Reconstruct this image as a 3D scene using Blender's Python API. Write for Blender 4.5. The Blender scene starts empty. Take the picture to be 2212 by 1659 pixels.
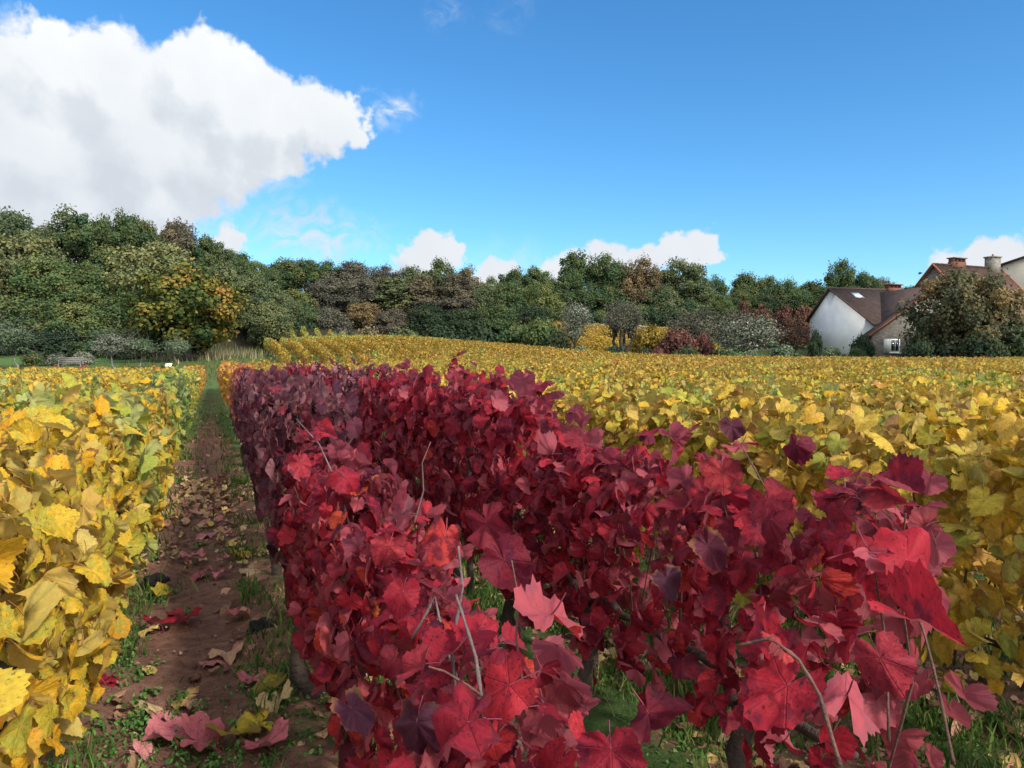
import bpy, math, random
import numpy as np
from mathutils import Vector, Matrix

R = math.radians
rng = np.random.default_rng(7)
random.seed(7)
sc = bpy.context.scene
col = sc.collection

# ------------------------------------------------------------------ camera and layout frame
EYE, F, W2, H2 = 1.5, 1640.0, 1106.0, 829.5     # eye height, focal length and centre (2212 x 1659 frame)
PITCH = R(1.55)
A = R(21.4)                                     # rows run 21.4 degrees left of the view
CA, SA = math.cos(A), math.sin(A)
SPACING = 1.1

def row_xy(t, s):
    """t metres along a row, s metres to the right of the camera's own row line"""
    return -t * SA + s * CA, t * CA + s * SA

def xy_row(x, y):
    return -x * SA + y * CA, x * CA + y * SA

def smooth(a, b, v):
    u = np.clip((v - a) / (b - a), 0, 1)
    return u * u * (3 - 2 * u)

def terrain(x, y):
    x = np.asarray(x, float); y = np.asarray(y, float)
    wr = smooth(-14, -2, x)
    z = 0.014 * np.clip(y - 12, 0, 120) * wr + (1 - wr) * (1.05 * smooth(44, 58, y) + .012 * np.clip(y - 56, 0, 80))
    wid = np.where(x < -10, 30.0, 18.0)
    z = z + 1.75 * np.exp(-((x + 10) / wid) ** 2) * smooth(40, 78, y)
    yf = np.interp(x, [-60, -30, -10, 5, 40], [58, 62, 86, 77, 79])
    sl = np.interp(x, [-60, -30, -10, 5], [.27, .25, .20, .20])
    d = np.clip(y - yf, 0, 400); d = np.where(d < 28, d, 28 + 9 * (1 - np.exp(-(d - 28) / 9)))
    z = z + sl * (np.sqrt(d * d + 4) - 2)
    return z

def gz(x, y):
    return float(terrain(x, y))

def at(u, v, y):
    """the point at depth y that is seen at (u, v) of the photograph"""
    dx, dz = (u - W2) / F, -(v - H2) / F
    fy = math.cos(PITCH) + dz * math.sin(PITCH)
    fz = -math.sin(PITCH) + dz * math.cos(PITCH)
    k = y / fy
    return Vector((dx * k, y, EYE + fz * k))

def on_ground(u, v):
    """the ground point seen at (u, v)"""
    y0 = .5
    for i in range(4000):
        p = at(u, v, y0)
        if p.z <= gz(p.x, p.y):
            return Vector((p.x, p.y, gz(p.x, p.y)))
        y0 *= 1.004
    return p

# ------------------------------------------------------------------ mesh helpers
def mesh_np(name, verts, faces, sizes, luv=None, mats=None, mat_idx=None, smooth_=True):
    me = bpy.data.meshes.new(name)
    verts = np.ascontiguousarray(verts, np.float32).reshape(-1, 3)
    faces = np.ascontiguousarray(faces, np.int32).ravel()
    sizes = np.ascontiguousarray(sizes, np.int32).ravel()
    me.vertices.add(len(verts)); me.vertices.foreach_set('co', verts.ravel())
    me.loops.add(len(faces)); me.loops.foreach_set('vertex_index', faces)
    me.polygons.add(len(sizes))
    starts = np.concatenate([[0], np.cumsum(sizes)[:-1]]).astype(np.int32)
    me.polygons.foreach_set('loop_start', starts)
    me.update(calc_edges=True)
    if smooth_:
        me.polygons.foreach_set('use_smooth', np.ones(len(sizes), bool))
    if luv is not None:
        a = me.attributes.new('luv', 'FLOAT_VECTOR', 'POINT')
        a.data.foreach_set('vector', np.ascontiguousarray(luv, np.float32).ravel())
    for m in (mats or []):
        me.materials.append(m)
    if mat_idx is not None:
        me.polygons.foreach_set('material_index', np.ascontiguousarray(mat_idx, np.int32))
    me.validate(clean_customdata=False)
    return me

class MB:
    """collects simple solids into one mesh"""
    def __init__(s): s.v, s.f, s.m = [], [], []
    def add(s, vs, fs, m=0):
        o = len(s.v); s.v += [tuple(p) for p in vs]
        s.f += [[i + o for i in f] for f in fs]; s.m += [m] * len(fs)
    def box(s, c, d, rz=0, m=0, M=None):
        c = Vector(c); X = Matrix.Rotation(rz, 3, 'Z') if M is None else M
        vs = [c + X @ Vector((d[0] * a / 2, d[1] * b / 2, d[2] * e / 2)) for a in (-1, 1) for b in (-1, 1) for e in (-1, 1)]
        s.add(vs, [(0, 1, 3, 2), (4, 6, 7, 5), (0, 4, 5, 1), (2, 3, 7, 6), (0, 2, 6, 4), (1, 5, 7, 3)], m)
    def prism(s, poly, off, m=0):
        """closed prism: polygon (3-D points) pushed along the vector off"""
        n = len(poly); off = Vector(off)
        vs = [Vector(p) for p in poly] + [Vector(p) + off for p in poly]
        fs = [list(range(n))[::-1], [n + i for i in range(n)]]
        for i in range(n):
            j = (i + 1) % n
            fs.append((i, j, n + j, n + i))
        s.add(vs, fs, m)
    def tube(s, pts, rad, k=6, m=0, cap=True):
        pts = [Vector(p) for p in pts]; n = len(pts)
        if not hasattr(rad, '__len__'): rad = [rad] * n
        up = Vector((.3, .2, 1)); vs = []
        for i, p in enumerate(pts):
            d = (pts[min(i + 1, n - 1)] - pts[max(i - 1, 0)])
            d = d.normalized() if d.length > 1e-9 else Vector((0, 0, 1))
            x = d.cross(up)
            if x.length < .05: x = d.cross(Vector((1, 0, 0)))
            x.normalize(); yv = d.cross(x)
            up = yv.cross(d) if False else up
            for j in range(k):
                a = 2 * math.pi * j / k
                vs.append(p + (x * math.cos(a) + yv * math.sin(a)) * rad[i])
        fs = []
        for i in range(n - 1):
            for j in range(k):
                j2 = (j + 1) % k
                fs.append((i * k + j, i * k + j2, (i + 1) * k + j2, (i + 1) * k + j))
        if cap:
            fs.append(list(range(k))[::-1]); fs.append([(n - 1) * k + j for j in range(k)])
        s.add(vs, fs, m)
    def mesh(s, name, mats, smooth_=False):
        fl = [i for f in s.f for i in f]
        return mesh_np(name, np.array(s.v), fl, [len(f) for f in s.f], None, mats, s.m, smooth_)
    def build(s, name, mats, parent=None, smooth_=False):
        if not isinstance(mats, (list, tuple)): mats = [mats]
        return link(name, s.mesh(name, mats, smooth_), parent)

def link(name, me, parent=None):
    o = bpy.data.objects.new(name, me); col.objects.link(o)
    if parent is not None: o.parent = parent
    return o

def tag(o, label=None, cat=None, group=None, kind=None):
    if label: o['label'] = label
    if cat: o['category'] = cat
    if group: o['group'] = group
    if kind: o['kind'] = kind
    return o

def empty(name, loc, rz=0):
    o = bpy.data.objects.new(name, None); col.objects.link(o)
    o.empty_display_size = .1
    o.location = loc; o.rotation_euler = (0, 0, rz)
    return o

# ------------------------------------------------------------------ node helpers
class NT:
    def __init__(s, tree): s.t = tree; s.n = tree.nodes; s.l = tree.links
    def new(s, typ, **kw):
        nd = s.n.new(typ)
        for k, v in kw.items(): setattr(nd, k, v)
        return nd
    def put(s, sock, v):
        if isinstance(v, bpy.types.NodeSocket): s.l.new(v, sock)
        elif v is not None: sock.default_value = v
    def math(s, op, a, b=None, c=None, clamp=False):
        nd = s.new('ShaderNodeMath', operation=op, use_clamp=clamp)
        for i, v in enumerate((a, b, c)):
            if v is not None: s.put(nd.inputs[i], v)
        return nd.outputs[0]
    def vmath(s, op, a, b=None, scale=None):
        nd = s.new('ShaderNodeVectorMath', operation=op)
        s.put(nd.inputs[0], a)
        if b is not None: s.put(nd.inputs[1], b)
        if scale is not None: s.put(nd.inputs['Scale'], scale)
        return nd.outputs['Value'] if op in ('LENGTH', 'DISTANCE', 'DOT_PRODUCT') else nd.outputs[0]
    def maprange(s, v, a, b, c=0., d=1., smooth_=True):
        nd = s.new('ShaderNodeMapRange', interpolation_type='SMOOTHSTEP' if smooth_ else 'LINEAR')
        s.put(nd.inputs[0], v)
        for i, q in enumerate((a, b, c, d)): s.put(nd.inputs[i + 1], q)
        return nd.outputs[0]
    def noise(s, vec, scale, detail=3, rough=.55, dist=0, out=0):
        nd = s.new('ShaderNodeTexNoise')
        if vec is not None: s.l.new(vec, nd.inputs['Vector'])
        s.put(nd.inputs['Scale'], scale); nd.inputs['Detail'].default_value = detail
        nd.inputs['Roughness'].default_value = rough; nd.inputs['Distortion'].default_value = dist
        return nd.outputs[out]
    def mix(s, f, a, b, blend='MIX'):
        nd = s.new('ShaderNodeMix', data_type='RGBA', blend_type=blend)
        s.put(nd.inputs[0], f); s.put(nd.inputs[6], a); s.put(nd.inputs[7], b)
        return nd.outputs[2]
    def ramp(s, f, stops, interp='LINEAR'):
        nd = s.new('ShaderNodeValToRGB'); cr = nd.color_ramp; cr.interpolation = interp
        while len(cr.elements) < len(stops): cr.elements.new(.5)
        for e, (p, c) in zip(cr.elements, stops):
            e.position = p; e.color = (*c, 1)
        s.put(nd.inputs[0], f)
        return nd.outputs[0]

def c4(c): return (*c, 1.0)

def new_mat(name):
    m = bpy.data.materials.new(name); m.use_nodes = True
    nt = NT(m.node_tree); nt.n.clear()
    out = nt.new('ShaderNodeOutputMaterial')
    return m, nt, out

def simple(name, base, rough=.8, var=.25, scale=8., bump=.3, bscale=30., metal=0., coord='Object', spec=.3, base2=None):
    m, nt, out = new_mat(name)
    tc = nt.new('ShaderNodeTexCoord').outputs[coord]
    b = nt.new('ShaderNodeBsdfPrincipled')
    n1 = nt.noise(tc, scale, 5, .6)
    dark = tuple(x * (1 - var) for x in base); lite = base2 or tuple(min(1, x * (1 + var)) for x in base)
    nt.l.new(nt.ramp(n1, [(.3, dark), (.7, lite)]), b.inputs['Base Color'])
    b.inputs['Roughness'].default_value = rough; b.inputs['Metallic'].default_value = metal
    b.inputs['Specular IOR Level'].default_value = spec
    if bump:
        bp = nt.new('ShaderNodeBump'); bp.inputs['Strength'].default_value = bump; bp.inputs['Distance'].default_value = .02
        nt.l.new(nt.noise(tc, bscale, 4, .6), bp.inputs['Height']); nt.l.new(bp.outputs[0], b.inputs['Normal'])
    nt.l.new(b.outputs[0], out.inputs[0])
    return m

def leaf_mat(name, stops, blotch, under, vein, veins=.35, trans=.35, spots=.5, rough=.62, petiole=(.25, .06, .05), blot=.5, uf=.6, rimc=(.20, .085, .035)):
    """autumn vine leaf: per-leaf colour, blotches, palmate veins, brown spots and a paler underside"""
    m, nt, out = new_mat(name)
    at_ = nt.new('ShaderNodeAttribute', attribute_name='luv')
    sx = nt.new('ShaderNodeSeparateXYZ'); nt.l.new(at_.outputs['Vector'], sx.inputs[0])
    x, y, r = sx.outputs
    oi = nt.new('ShaderNodeObjectInfo')
    r2 = nt.math('FRACT', nt.math('ADD', r, nt.math('MULTIPLY', oi.outputs['Random'], .73)))
    base = nt.ramp(nt.math('ADD', nt.math('MULTIPLY', r2, .72), nt.math('MULTIPLY', r, .28)), stops)
    seed = nt.math('MULTIPLY', r2, 57.)
    cv = nt.new('ShaderNodeCombineXYZ')
    nt.l.new(x, cv.inputs[0]); nt.l.new(y, cv.inputs[1]); nt.l.new(seed, cv.inputs[2])
    n1 = nt.noise(cv.outputs[0], 2.3, 3, .6)
    rim = nt.math('MULTIPLY', nt.math('ADD', nt.math('MULTIPLY', x, x), nt.math('MULTIPLY', nt.math('SUBTRACT', y, .2), nt.math('SUBTRACT', y, .2))), .5)
    bm = nt.maprange(nt.math('ADD', n1, nt.math('MULTIPLY', nt.math('SUBTRACT', nt.math('FRACT', nt.math('MULTIPLY', r2, 9.7)), .5), .28)), .48, .66)
    c = nt.mix(nt.math('MULTIPLY', bm, blot), base, c4(blotch))
    edge = nt.maprange(nt.math('ADD', rim, nt.math('MULTIPLY', nt.math('SUBTRACT', n1, .5), .45)), .24, .36)
    edge = nt.math('MULTIPLY', edge, nt.maprange(nt.math('FRACT', nt.math('MULTIPLY', r2, 31.3)), .35, .9, 0., .85))
    c = nt.mix(edge, c, c4(rimc))
    # veins: distance to the midrib and to two pairs of side veins
    ax = nt.math('ABSOLUTE', x)
    d = None
    for ang, wd in ((0, .022), (50, .018), (104, .016)):
        s_, c_ = math.sin(R(ang)), math.cos(R(ang))
        cr = nt.math('ABSOLUTE', nt.math('SUBTRACT', nt.math('MULTIPLY', ax, c_), nt.math('MULTIPLY', y, s_)))
        dt = nt.math('ADD', nt.math('MULTIPLY', ax, s_), nt.math('MULTIPLY', y, c_))
        k = nt.math('MULTIPLY', nt.maprange(cr, wd * 1.6, 0., 0., 1.), nt.math('GREATER_THAN', dt, 0.))
        d = k if d is None else nt.math('MAXIMUM', d, k)
    c = nt.mix(nt.math('MULTIPLY', nt.math('MULTIPLY', d, nt.maprange(nt.noise(cv.outputs[0], 5., 2, .6), .35, .6)), veins), c, c4(vein))
    sp = nt.maprange(nt.noise(cv.outputs[0], 11., 2, .6), .61, .68)
    c = nt.mix(nt.math('MULTIPLY', sp, spots), c, (.035, .014, .010, 1))
    # fine mottling
    c = nt.mix(.6, c, nt.ramp(nt.noise(cv.outputs[0], 6., 5, .75), [(.28, (.40, .38, .42)), (.72, (1.3, 1.3, 1.3))]), 'MULTIPLY')
    geo = nt.new('ShaderNodeNewGeometry')
    cu = nt.mix(uf, c, c4(under))
    c = nt.mix(geo.outputs['Backfacing'], c, cu)
    pet = nt.math('LESS_THAN', y, -2.)
    c = nt.mix(pet, c, c4(petiole))
    b = nt.new('ShaderNodeBsdfPrincipled')
    nt.l.new(c, b.inputs['Base Color']); b.inputs['Roughness'].default_value = rough
    b.inputs['Specular IOR Level'].default_value = .18
    bp = nt.new('ShaderNodeBump'); bp.inputs['Strength'].default_value = .5; bp.inputs['Distance'].default_value = .004
    nt.l.new(nt.math('ADD', nt.noise(cv.outputs[0], 7., 3, .6), nt.math('MULTIPLY', d, -.5)), bp.inputs['Height'])
    nt.l.new(bp.outputs[0], b.inputs['Normal'])
    t = nt.new('ShaderNodeBsdfTranslucent'); nt.l.new(c, t.inputs[0])
    mx = nt.new('ShaderNodeMixShader'); mx.inputs[0].default_value = trans
    nt.l.new(b.outputs[0], mx.inputs[1]); nt.l.new(t.outputs[0], mx.inputs[2]); nt.l.new(mx.outputs[0], out.inputs[0])
    return m

def tree_mat(name, stops, trans=.25, hue=.5):
    m, nt, out = new_mat(name)
    at_ = nt.new('ShaderNodeAttribute', attribute_name='luv')
    sx = nt.new('ShaderNodeSeparateXYZ'); nt.l.new(at_.outputs['Vector'], sx.inputs[0])
    oi = nt.new('ShaderNodeObjectInfo')
    f = nt.math('ADD', sx.outputs[2], nt.math('MULTIPLY', nt.math('SUBTRACT', oi.outputs['Random'], .5), hue * .5))
    c = nt.ramp(f, stops)
    d = nt.new('ShaderNodeBsdfDiffuse'); nt.l.new(c, d.inputs[0])
    t = nt.new('ShaderNodeBsdfTranslucent'); nt.l.new(c, t.inputs[0])
    mx = nt.new('ShaderNodeMixShader'); mx.inputs[0].default_value = trans
    nt.l.new(d.outputs[0], mx.inputs[1]); nt.l.new(t.outputs[0], mx.inputs[2]); nt.l.new(mx.outputs[0], out.inputs[0])
    return m

# ------------------------------------------------------------------ world: sky and clouds
SUN_EL, SUN_AZ = R(37), R(134)      # azimuth clockwise from the view direction (+Y)
world = bpy.data.worlds.new('World'); sc.world = world; world.use_nodes = True
nt = NT(world.node_tree); nt.n.clear()
wout = nt.new('ShaderNodeOutputWorld'); bg = nt.new('ShaderNodeBackground')
sky = nt.new('ShaderNodeTexSky', sky_type='NISHITA')
sky.sun_disc = False; sky.sun_elevation = SUN_EL; sky.sun_rotation = SUN_AZ
sky.air_density = 1.0; sky.dust_density = .3; sky.ozone_density = 3.0; sky.altitude = 300
hsv = nt.new('ShaderNodeHueSaturation'); hsv.inputs['Saturation'].default_value = 1.22; hsv.inputs['Hue'].default_value = .497
nt.l.new(sky.outputs[0], hsv.inputs['Color'])
tcg = nt.new('ShaderNodeTexCoord').outputs['Generated']
dirv = nt.vmath('NORMALIZE', tcg)
sxyz = nt.new('ShaderNodeSeparateXYZ'); nt.l.new(dirv, sxyz.inputs[0])
dx_, dy_, dz_ = sxyz.outputs
# azimuth (radians, clockwise from +Y) and elevation of the direction: a cloud chart of the whole sky
azi = nt.math('ARCTAN2', dx_, dy_)
ele = nt.math('ARCSINE', dz_)
uvw = nt.new('ShaderNodeCombineXYZ'); nt.l.new(azi, uvw.inputs[0]); nt.l.new(ele, uvw.inputs[1])

def chart(u, v):
    p = at(u, v, 1.0) - Vector((0, 0, EYE)); p.normalize()
    return math.atan2(p.x, p.y), math.asin(p.z)

BIG = [(-330, 440, 320), (15, 320, 140), (122, 150, 98), (90, 330, 230), (240, 180, 118), (320, 310, 215), (432, 160, 104), (500, 190, 92),
       (520, 260, 125), (600, 265, 105), (680, 262, 76), (752, 252, 50), (330, 410, 100), (170, 470, 200), (440, 330, 120), (802, 246, 30), (828, 242, 18), (-80, 430, 280)]
SMALL = [(930, 560, 72), (890, 575, 45), (975, 550, 38), (1070, 605, 62), (1110, 575, 30), (1210, 590, 60), (1290, 570, 60), (1340, 575, 62),
         (1440, 550, 52), (1500, 545, 48), (1522, 540, 40), (1400, 560, 45), (2060, 580, 55), (2110, 555, 48), (2165, 560, 55), (2215, 570, 40), (495, 515, 40), (470, 540, 40)]
WISP = [(640, 500, 75, .8), (700, 505, 62, .85), (600, 495, 55, .5), (800, 505, 40, .35), (845, 235, 45, .8), (968, 30, 36, .22), (1095, 28, 40, .14),
        (600, 395, 40, .4), (1090, 600, 90, .3)]

grp = bpy.data.node_groups.new('cloud_density', 'ShaderNodeTree')
grp.interface.new_socket('P', in_out='INPUT', socket_type='NodeSocketVector')
grp.interface.new_socket('D', in_out='OUTPUT', socket_type='NodeSocketFloat')
g = NT(grp); gi = g.new('NodeGroupInput'); go = g.new('NodeGroupOutput')
P0 = gi.outputs[0]
wn = g.noise(P0, 11., 4, .6, out=1)
warp = g.vmath('SCALE', g.vmath('SUBTRACT', wn, (.5, .5, .5)), scale=.075)
P1 = g.vmath('ADD', P0, warp)
wn2 = g.noise(P0, 45., 4, .6, out=1)
P1 = g.vmath('ADD', P1, g.vmath('SCALE', g.vmath('SUBTRACT', wn2, (.5, .5, .5)), scale=.028))
dens = None
for (u, v, r_) in BIG + SMALL:
    a0, e0 = chart(u, v); rr = r_ / F
    dd = g.math('DIVIDE', g.vmath('DISTANCE', P1, (a0, e0, 0)), rr)
    k = g.math('SUBTRACT', 1.0, dd)
    k = g.math('MULTIPLY', k, min(1.0, rr / .07) ** .5)
    dens = k if dens is None else g.math('SMOOTH_MAX', dens, k, .12)
for (a0, e0, rr) in [(2.1, .85, .75), (3.0, .6, .8), (-2.4, .7, .8), (-1.5, .7, .5), (-2.9, 1.1, .6), (1.7, .35, .35), (2.6, .3, .5), (1.3, 1.15, .3)]:   # unseen clouds added behind the viewer for soft neutral fill light
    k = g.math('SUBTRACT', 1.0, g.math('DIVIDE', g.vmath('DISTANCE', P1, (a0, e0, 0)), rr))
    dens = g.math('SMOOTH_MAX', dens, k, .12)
nz = g.noise(P0, 14., 9, .58)
dens = g.math('ADD', dens, g.math('MULTIPLY', g.math('SUBTRACT', nz, .5), .62))
g.l.new(dens, go.inputs[0])

def gdens(vec):
    nd = nt.new('ShaderNodeGroup'); nd.node_tree = grp; nt.l.new(vec, nd.inputs[0]); return nd.outputs[0]
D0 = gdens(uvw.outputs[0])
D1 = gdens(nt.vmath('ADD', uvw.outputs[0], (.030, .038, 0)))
mask = nt.maprange(D0, .02, .22)
lit = nt.math('SUBTRACT', D0, D1)
light = nt.maprange(lit, -.34, .26, 0., 1.)
thick = nt.maprange(D0, .35, 1.05)
puff = nt.noise(uvw.outputs[0], 8., 5, .55)
light = nt.math('ADD', nt.math('MULTIPLY', light, .62), nt.math('MULTIPLY', nt.maprange(ele, .17, .42), .36))
light = nt.math('ADD', light, nt.math('MULTIPLY', nt.math('SUBTRACT', puff, .5), .75))
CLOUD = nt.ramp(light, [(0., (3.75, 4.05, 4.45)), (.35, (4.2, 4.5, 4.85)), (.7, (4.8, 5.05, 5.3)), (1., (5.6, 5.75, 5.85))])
# boost the clouds toward the sun, mostly the added unseen ones, for more fill
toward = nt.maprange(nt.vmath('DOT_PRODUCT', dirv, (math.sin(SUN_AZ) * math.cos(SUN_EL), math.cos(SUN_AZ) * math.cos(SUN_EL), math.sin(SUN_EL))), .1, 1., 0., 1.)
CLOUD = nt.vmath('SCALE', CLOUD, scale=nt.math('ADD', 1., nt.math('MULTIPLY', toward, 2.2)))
wofs = nt.vmath('SCALE', nt.vmath('SUBTRACT', nt.noise(uvw.outputs[0], 24., 4, .6, out=1), (.5, .5, .5)), scale=.065)
wuv = nt.vmath('ADD', uvw.outputs[0], wofs)
wm = None
for (u, v, r_, amt) in WISP:
    a0, e0 = chart(u, v)
    q = nt.vmath('MULTIPLY', nt.vmath('SUBTRACT', wuv, (a0, e0, 0)), (F / r_ * .75, F / r_ * 1.15, 0))
    k = nt.math('MULTIPLY', nt.maprange(nt.vmath('LENGTH', q), 1.35, .1), amt)
    wm = k if wm is None else nt.math('MAXIMUM', wm, k)
wst = nt.noise(nt.vmath('MULTIPLY', uvw.outputs[0], (1., 1.3, 1)), 26., 7, .62, 1.2)
wm = nt.math('MULTIPLY', wm, nt.maprange(wst, .34, .66, .0, 1.15))
mask = nt.math('MAXIMUM', mask, wm)
skyb = nt.mix(1., hsv.outputs[0], (.80, 1.05, 1.15, 1), 'MULTIPLY')
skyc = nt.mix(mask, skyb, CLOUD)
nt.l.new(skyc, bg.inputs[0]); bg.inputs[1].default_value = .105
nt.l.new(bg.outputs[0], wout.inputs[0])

sun = bpy.data.lights.new('sun', 'SUN'); sun.energy = 2.9; sun.angle = R(5); sun.color = (1, .94, .84)
so = bpy.data.objects.new('sun', sun); col.objects.link(so)
sd = Vector((math.sin(SUN_AZ) * math.cos(SUN_EL), math.cos(SUN_AZ) * math.cos(SUN_EL), math.sin(SUN_EL)))
so.rotation_euler = sd.to_track_quat('Z', 'Y').to_euler()
sc.view_settings.view_transform = 'Standard'; sc.view_settings.look = 'None'
sc.view_settings.exposure = .75; sc.view_settings.gamma = 1

cam = bpy.data.cameras.new('camera'); co = bpy.data.objects.new('camera', cam); col.objects.link(co)
co.location = (0, 0, EYE); co.rotation_euler = (math.pi / 2 - PITCH, 0, 0)
cam.sensor_width = 36; cam.lens = 36 * F / (2 * W2); cam.clip_end = 3000; cam.clip_start = .05
sc.camera = co
sc.cycles.max_bounces = 6; sc.cycles.diffuse_bounces = 4; sc.cycles.transmission_bounces = 4; sc.cycles.glossy_bounces = 2
sc.cycles.use_denoising = True

# ------------------------------------------------------------------ materials
V = {}
V['yellow'] = leaf_mat('vine_leaf_yellow', [(0, (0.246, 0.246, 0.034)), (.22, (0.448, 0.347, 0.034)), (.5, (0.650, 0.381, 0.025)), (.85, (0.672, 0.325, 0.018)), (1, (0.448, 0.190, 0.056))],
                       (.32, .33, .05), (.56, .42, .13), (.55, .50, .12), spots=.6, petiole=(.40, .18, .08), blot=.7)
V['yellowgreen'] = leaf_mat('vine_leaf_yellow_green', [(0, (0.127, 0.196, 0.032)), (.3, (0.299, 0.322, 0.046)), (.65, (0.494, 0.414, 0.052)), (1, (0.632, 0.380, 0.034))],
                            (.22, .30, .045), (.44, .46, .18), (.55, .55, .14), spots=.4, petiole=(.4, .2, .08))
V['green'] = leaf_mat('vine_leaf_green', [(0, (.05, .11, .025)), (.4, (.11, .19, .03)), (.75, (.26, .30, .05)), (1, (.45, .38, .05))],
                      (.17, .24, .04), (.28, .34, .15), (.35, .40, .12), spots=.3, petiole=(.3, .2, .08))
V['mixed'] = leaf_mat('vine_leaf_mixed_yellow', [(0, (0.112, 0.162, 0.032)), (.2, (0.312, 0.301, 0.044)), (.42, (0.535, 0.388, 0.044)), (.75, (0.647, 0.376, 0.035)), (.88, (0.469, 0.238, 0.063)), (1, (0.134, 0.075, 0.051))],
                      (.42, .25, .06), (.50, .38, .14), (.52, .42, .13), spots=.6, petiole=(.3, .14, .08), blot=.55, uf=.3)
V['gold'] = leaf_mat('vine_leaf_gold', [(0, (0.147, 0.140, 0.033)), (.25, (0.363, 0.270, 0.044)), (.65, (0.539, 0.335, 0.044)), (.90, (0.490, 0.248, 0.039)), (1, (0.196, 0.097, 0.044))],
                     (.36, .26, .05), (.48, .34, .11), (.5, .4, .12), veins=.1, spots=.3, petiole=(.3, .14, .08), uf=.3)
V['orange'] = leaf_mat('vine_leaf_orange', [(0, (.48, .30, .03)), (.5, (.56, .26, .025)), (1, (.46, .10, .03))],
                       (.56, .34, .03), (.52, .32, .14), (.5, .36, .1), veins=.1, spots=.3, petiole=(.3, .1, .06))
V['redgold'] = leaf_mat('vine_leaf_red_gold', [(0, (.50, .22, .03)), (.5, (.38, .07, .04)), (1, (.26, .03, .04))],
                        (.5, .16, .05), (.5, .2, .14), (.5, .3, .1), veins=.1, spots=.3)
V['red'] = leaf_mat('vine_leaf_red', [(0, (.085, .013, .024)), (.2, (.20, .015, .028)), (.5, (.36, .018, .034)), (.8, (.46, .026, .038)), (.95, (.50, .05, .030)), (1, (.54, .14, .03))],
                    (.11, .014, .035), (.44, .115, .135), (.12, .02, .03), veins=.4, trans=.45, spots=.8, petiole=(.28, .07, .10), blot=.75, rimc=(.07, .012, .02))
V['purple'] = leaf_mat('vine_leaf_purple', [(0, (.036, .014, .024)), (.4, (.082, .016, .030)), (.75, (.16, .020, .036)), (1, (.28, .034, .046))],
                       (.055, .02, .038), (.36, .15, .16), (.10, .02, .03), veins=.3, spots=.4, petiole=(.25, .07, .09))
V['scarlet'] = leaf_mat('vine_leaf_scarlet', [(0, (.26, .020, .032)), (.5, (.40, .034, .044)), (.85, (.48, .055, .045)), (1, (.52, .11, .035))],
                        (.20, .015, .03), (.46, .13, .13), (.2, .02, .03), veins=.35, spots=.8, petiole=(.3, .07, .08), blot=.7, rimc=(.10, .015, .02))
V['pink'] = leaf_mat('fallen_leaf_pink', [(0, (.34, .06, .08)), (.5, (.44, .14, .15)), (1, (.50, .24, .22))], (.36, .08, .09), (.5, .22, .22), (.3, .08, .09), veins=.4, trans=.1, spots=.6)
V['dry'] = leaf_mat('fallen_leaf_mixed', [(0, (.30, .05, .06)), (.25, (.42, .15, .14)), (.42, (.45, .26, .15)), (.6, (.52, .38, .20)), (.75, (.55, .40, .10)), (.9, (.24, .13, .07)), (1, (.14, .07, .045))],
                    (.28, .15, .08), (.48, .32, .22), (.30, .18, .1), veins=.4, trans=.1, spots=.5)
BARK = simple('vine_bark', (.060, .042, .032), .95, .5, 14, .9, 60)
CANE = simple('cane_bark', (.10, .050, .038), .8, .35, 30, .4, 120)
GREYCANE = simple('grey_cane_bark', (.12, .088, .085), .8, .35, 30, .4, 120)
TRUNK = simple('tree_bark', (.050, .044, .036), .95, .4, 3, .6, 12)
PALETRUNK = simple('pale_tree_bark', (.17, .16, .14), .95, .4, 6, .6, 20)
POST = simple('weathered_post', (.11, .09, .08), .9, .35, 12, .5, 40)
WIRE = simple('wire_steel', (.22, .22, .22), .5, .2, 10, 0, 10, .8)

TM = {}
TM['dark'] = tree_mat('foliage_dark_green', [(0, (0.043, 0.090, 0.051)), (.45, (0.066, 0.100, 0.044)), (.8, (0.110, 0.130, 0.051)), (1, (0.165, 0.147, 0.057))])
TM['green'] = tree_mat('foliage_green', [(0, (0.056, 0.108, 0.049)), (.45, (0.092, 0.130, 0.049)), (.8, (0.159, 0.174, 0.064)), (1, (0.213, 0.179, 0.062))])
TM['olive'] = tree_mat('foliage_olive', [(0, (0.064, 0.096, 0.058)), (.45, (0.101, 0.125, 0.060)), (.8, (0.165, 0.176, 0.079)), (1, (0.210, 0.192, 0.071))])
TM['yellowish'] = tree_mat('foliage_yellow_green', [(0, (0.112, 0.145, 0.065)), (.45, (0.165, 0.177, 0.077)), (.8, (0.232, 0.223, 0.091)), (1, (0.282, 0.214, 0.071))])
TM['brown'] = tree_mat('foliage_brown', [(0, (0.066, 0.067, 0.061)), (.45, (0.121, 0.107, 0.075)), (.8, (0.184, 0.150, 0.088)), (1, (0.219, 0.162, 0.081))])
TM['tan'] = tree_mat('foliage_tan', [(0, (0.099, 0.086, 0.053)), (.45, (0.177, 0.132, 0.073)), (.8, (0.257, 0.177, 0.083)), (1, (0.286, 0.172, 0.066))])
TM['mauve'] = tree_mat('foliage_thin_brown', [(0, (0.070, 0.068, 0.057)), (.45, (0.103, 0.097, 0.073)), (.8, (0.145, 0.136, 0.096)), (1, (0.166, 0.151, 0.092))])
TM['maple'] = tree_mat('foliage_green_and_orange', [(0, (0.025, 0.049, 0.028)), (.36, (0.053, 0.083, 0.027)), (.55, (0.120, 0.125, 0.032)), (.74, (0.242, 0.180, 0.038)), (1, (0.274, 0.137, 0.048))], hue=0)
TM['silver'] = tree_mat('foliage_silver', [(0, (0.068, 0.081, 0.057)), (.5, (0.169, 0.182, 0.132)), (1, (0.351, 0.350, 0.257))])
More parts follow.
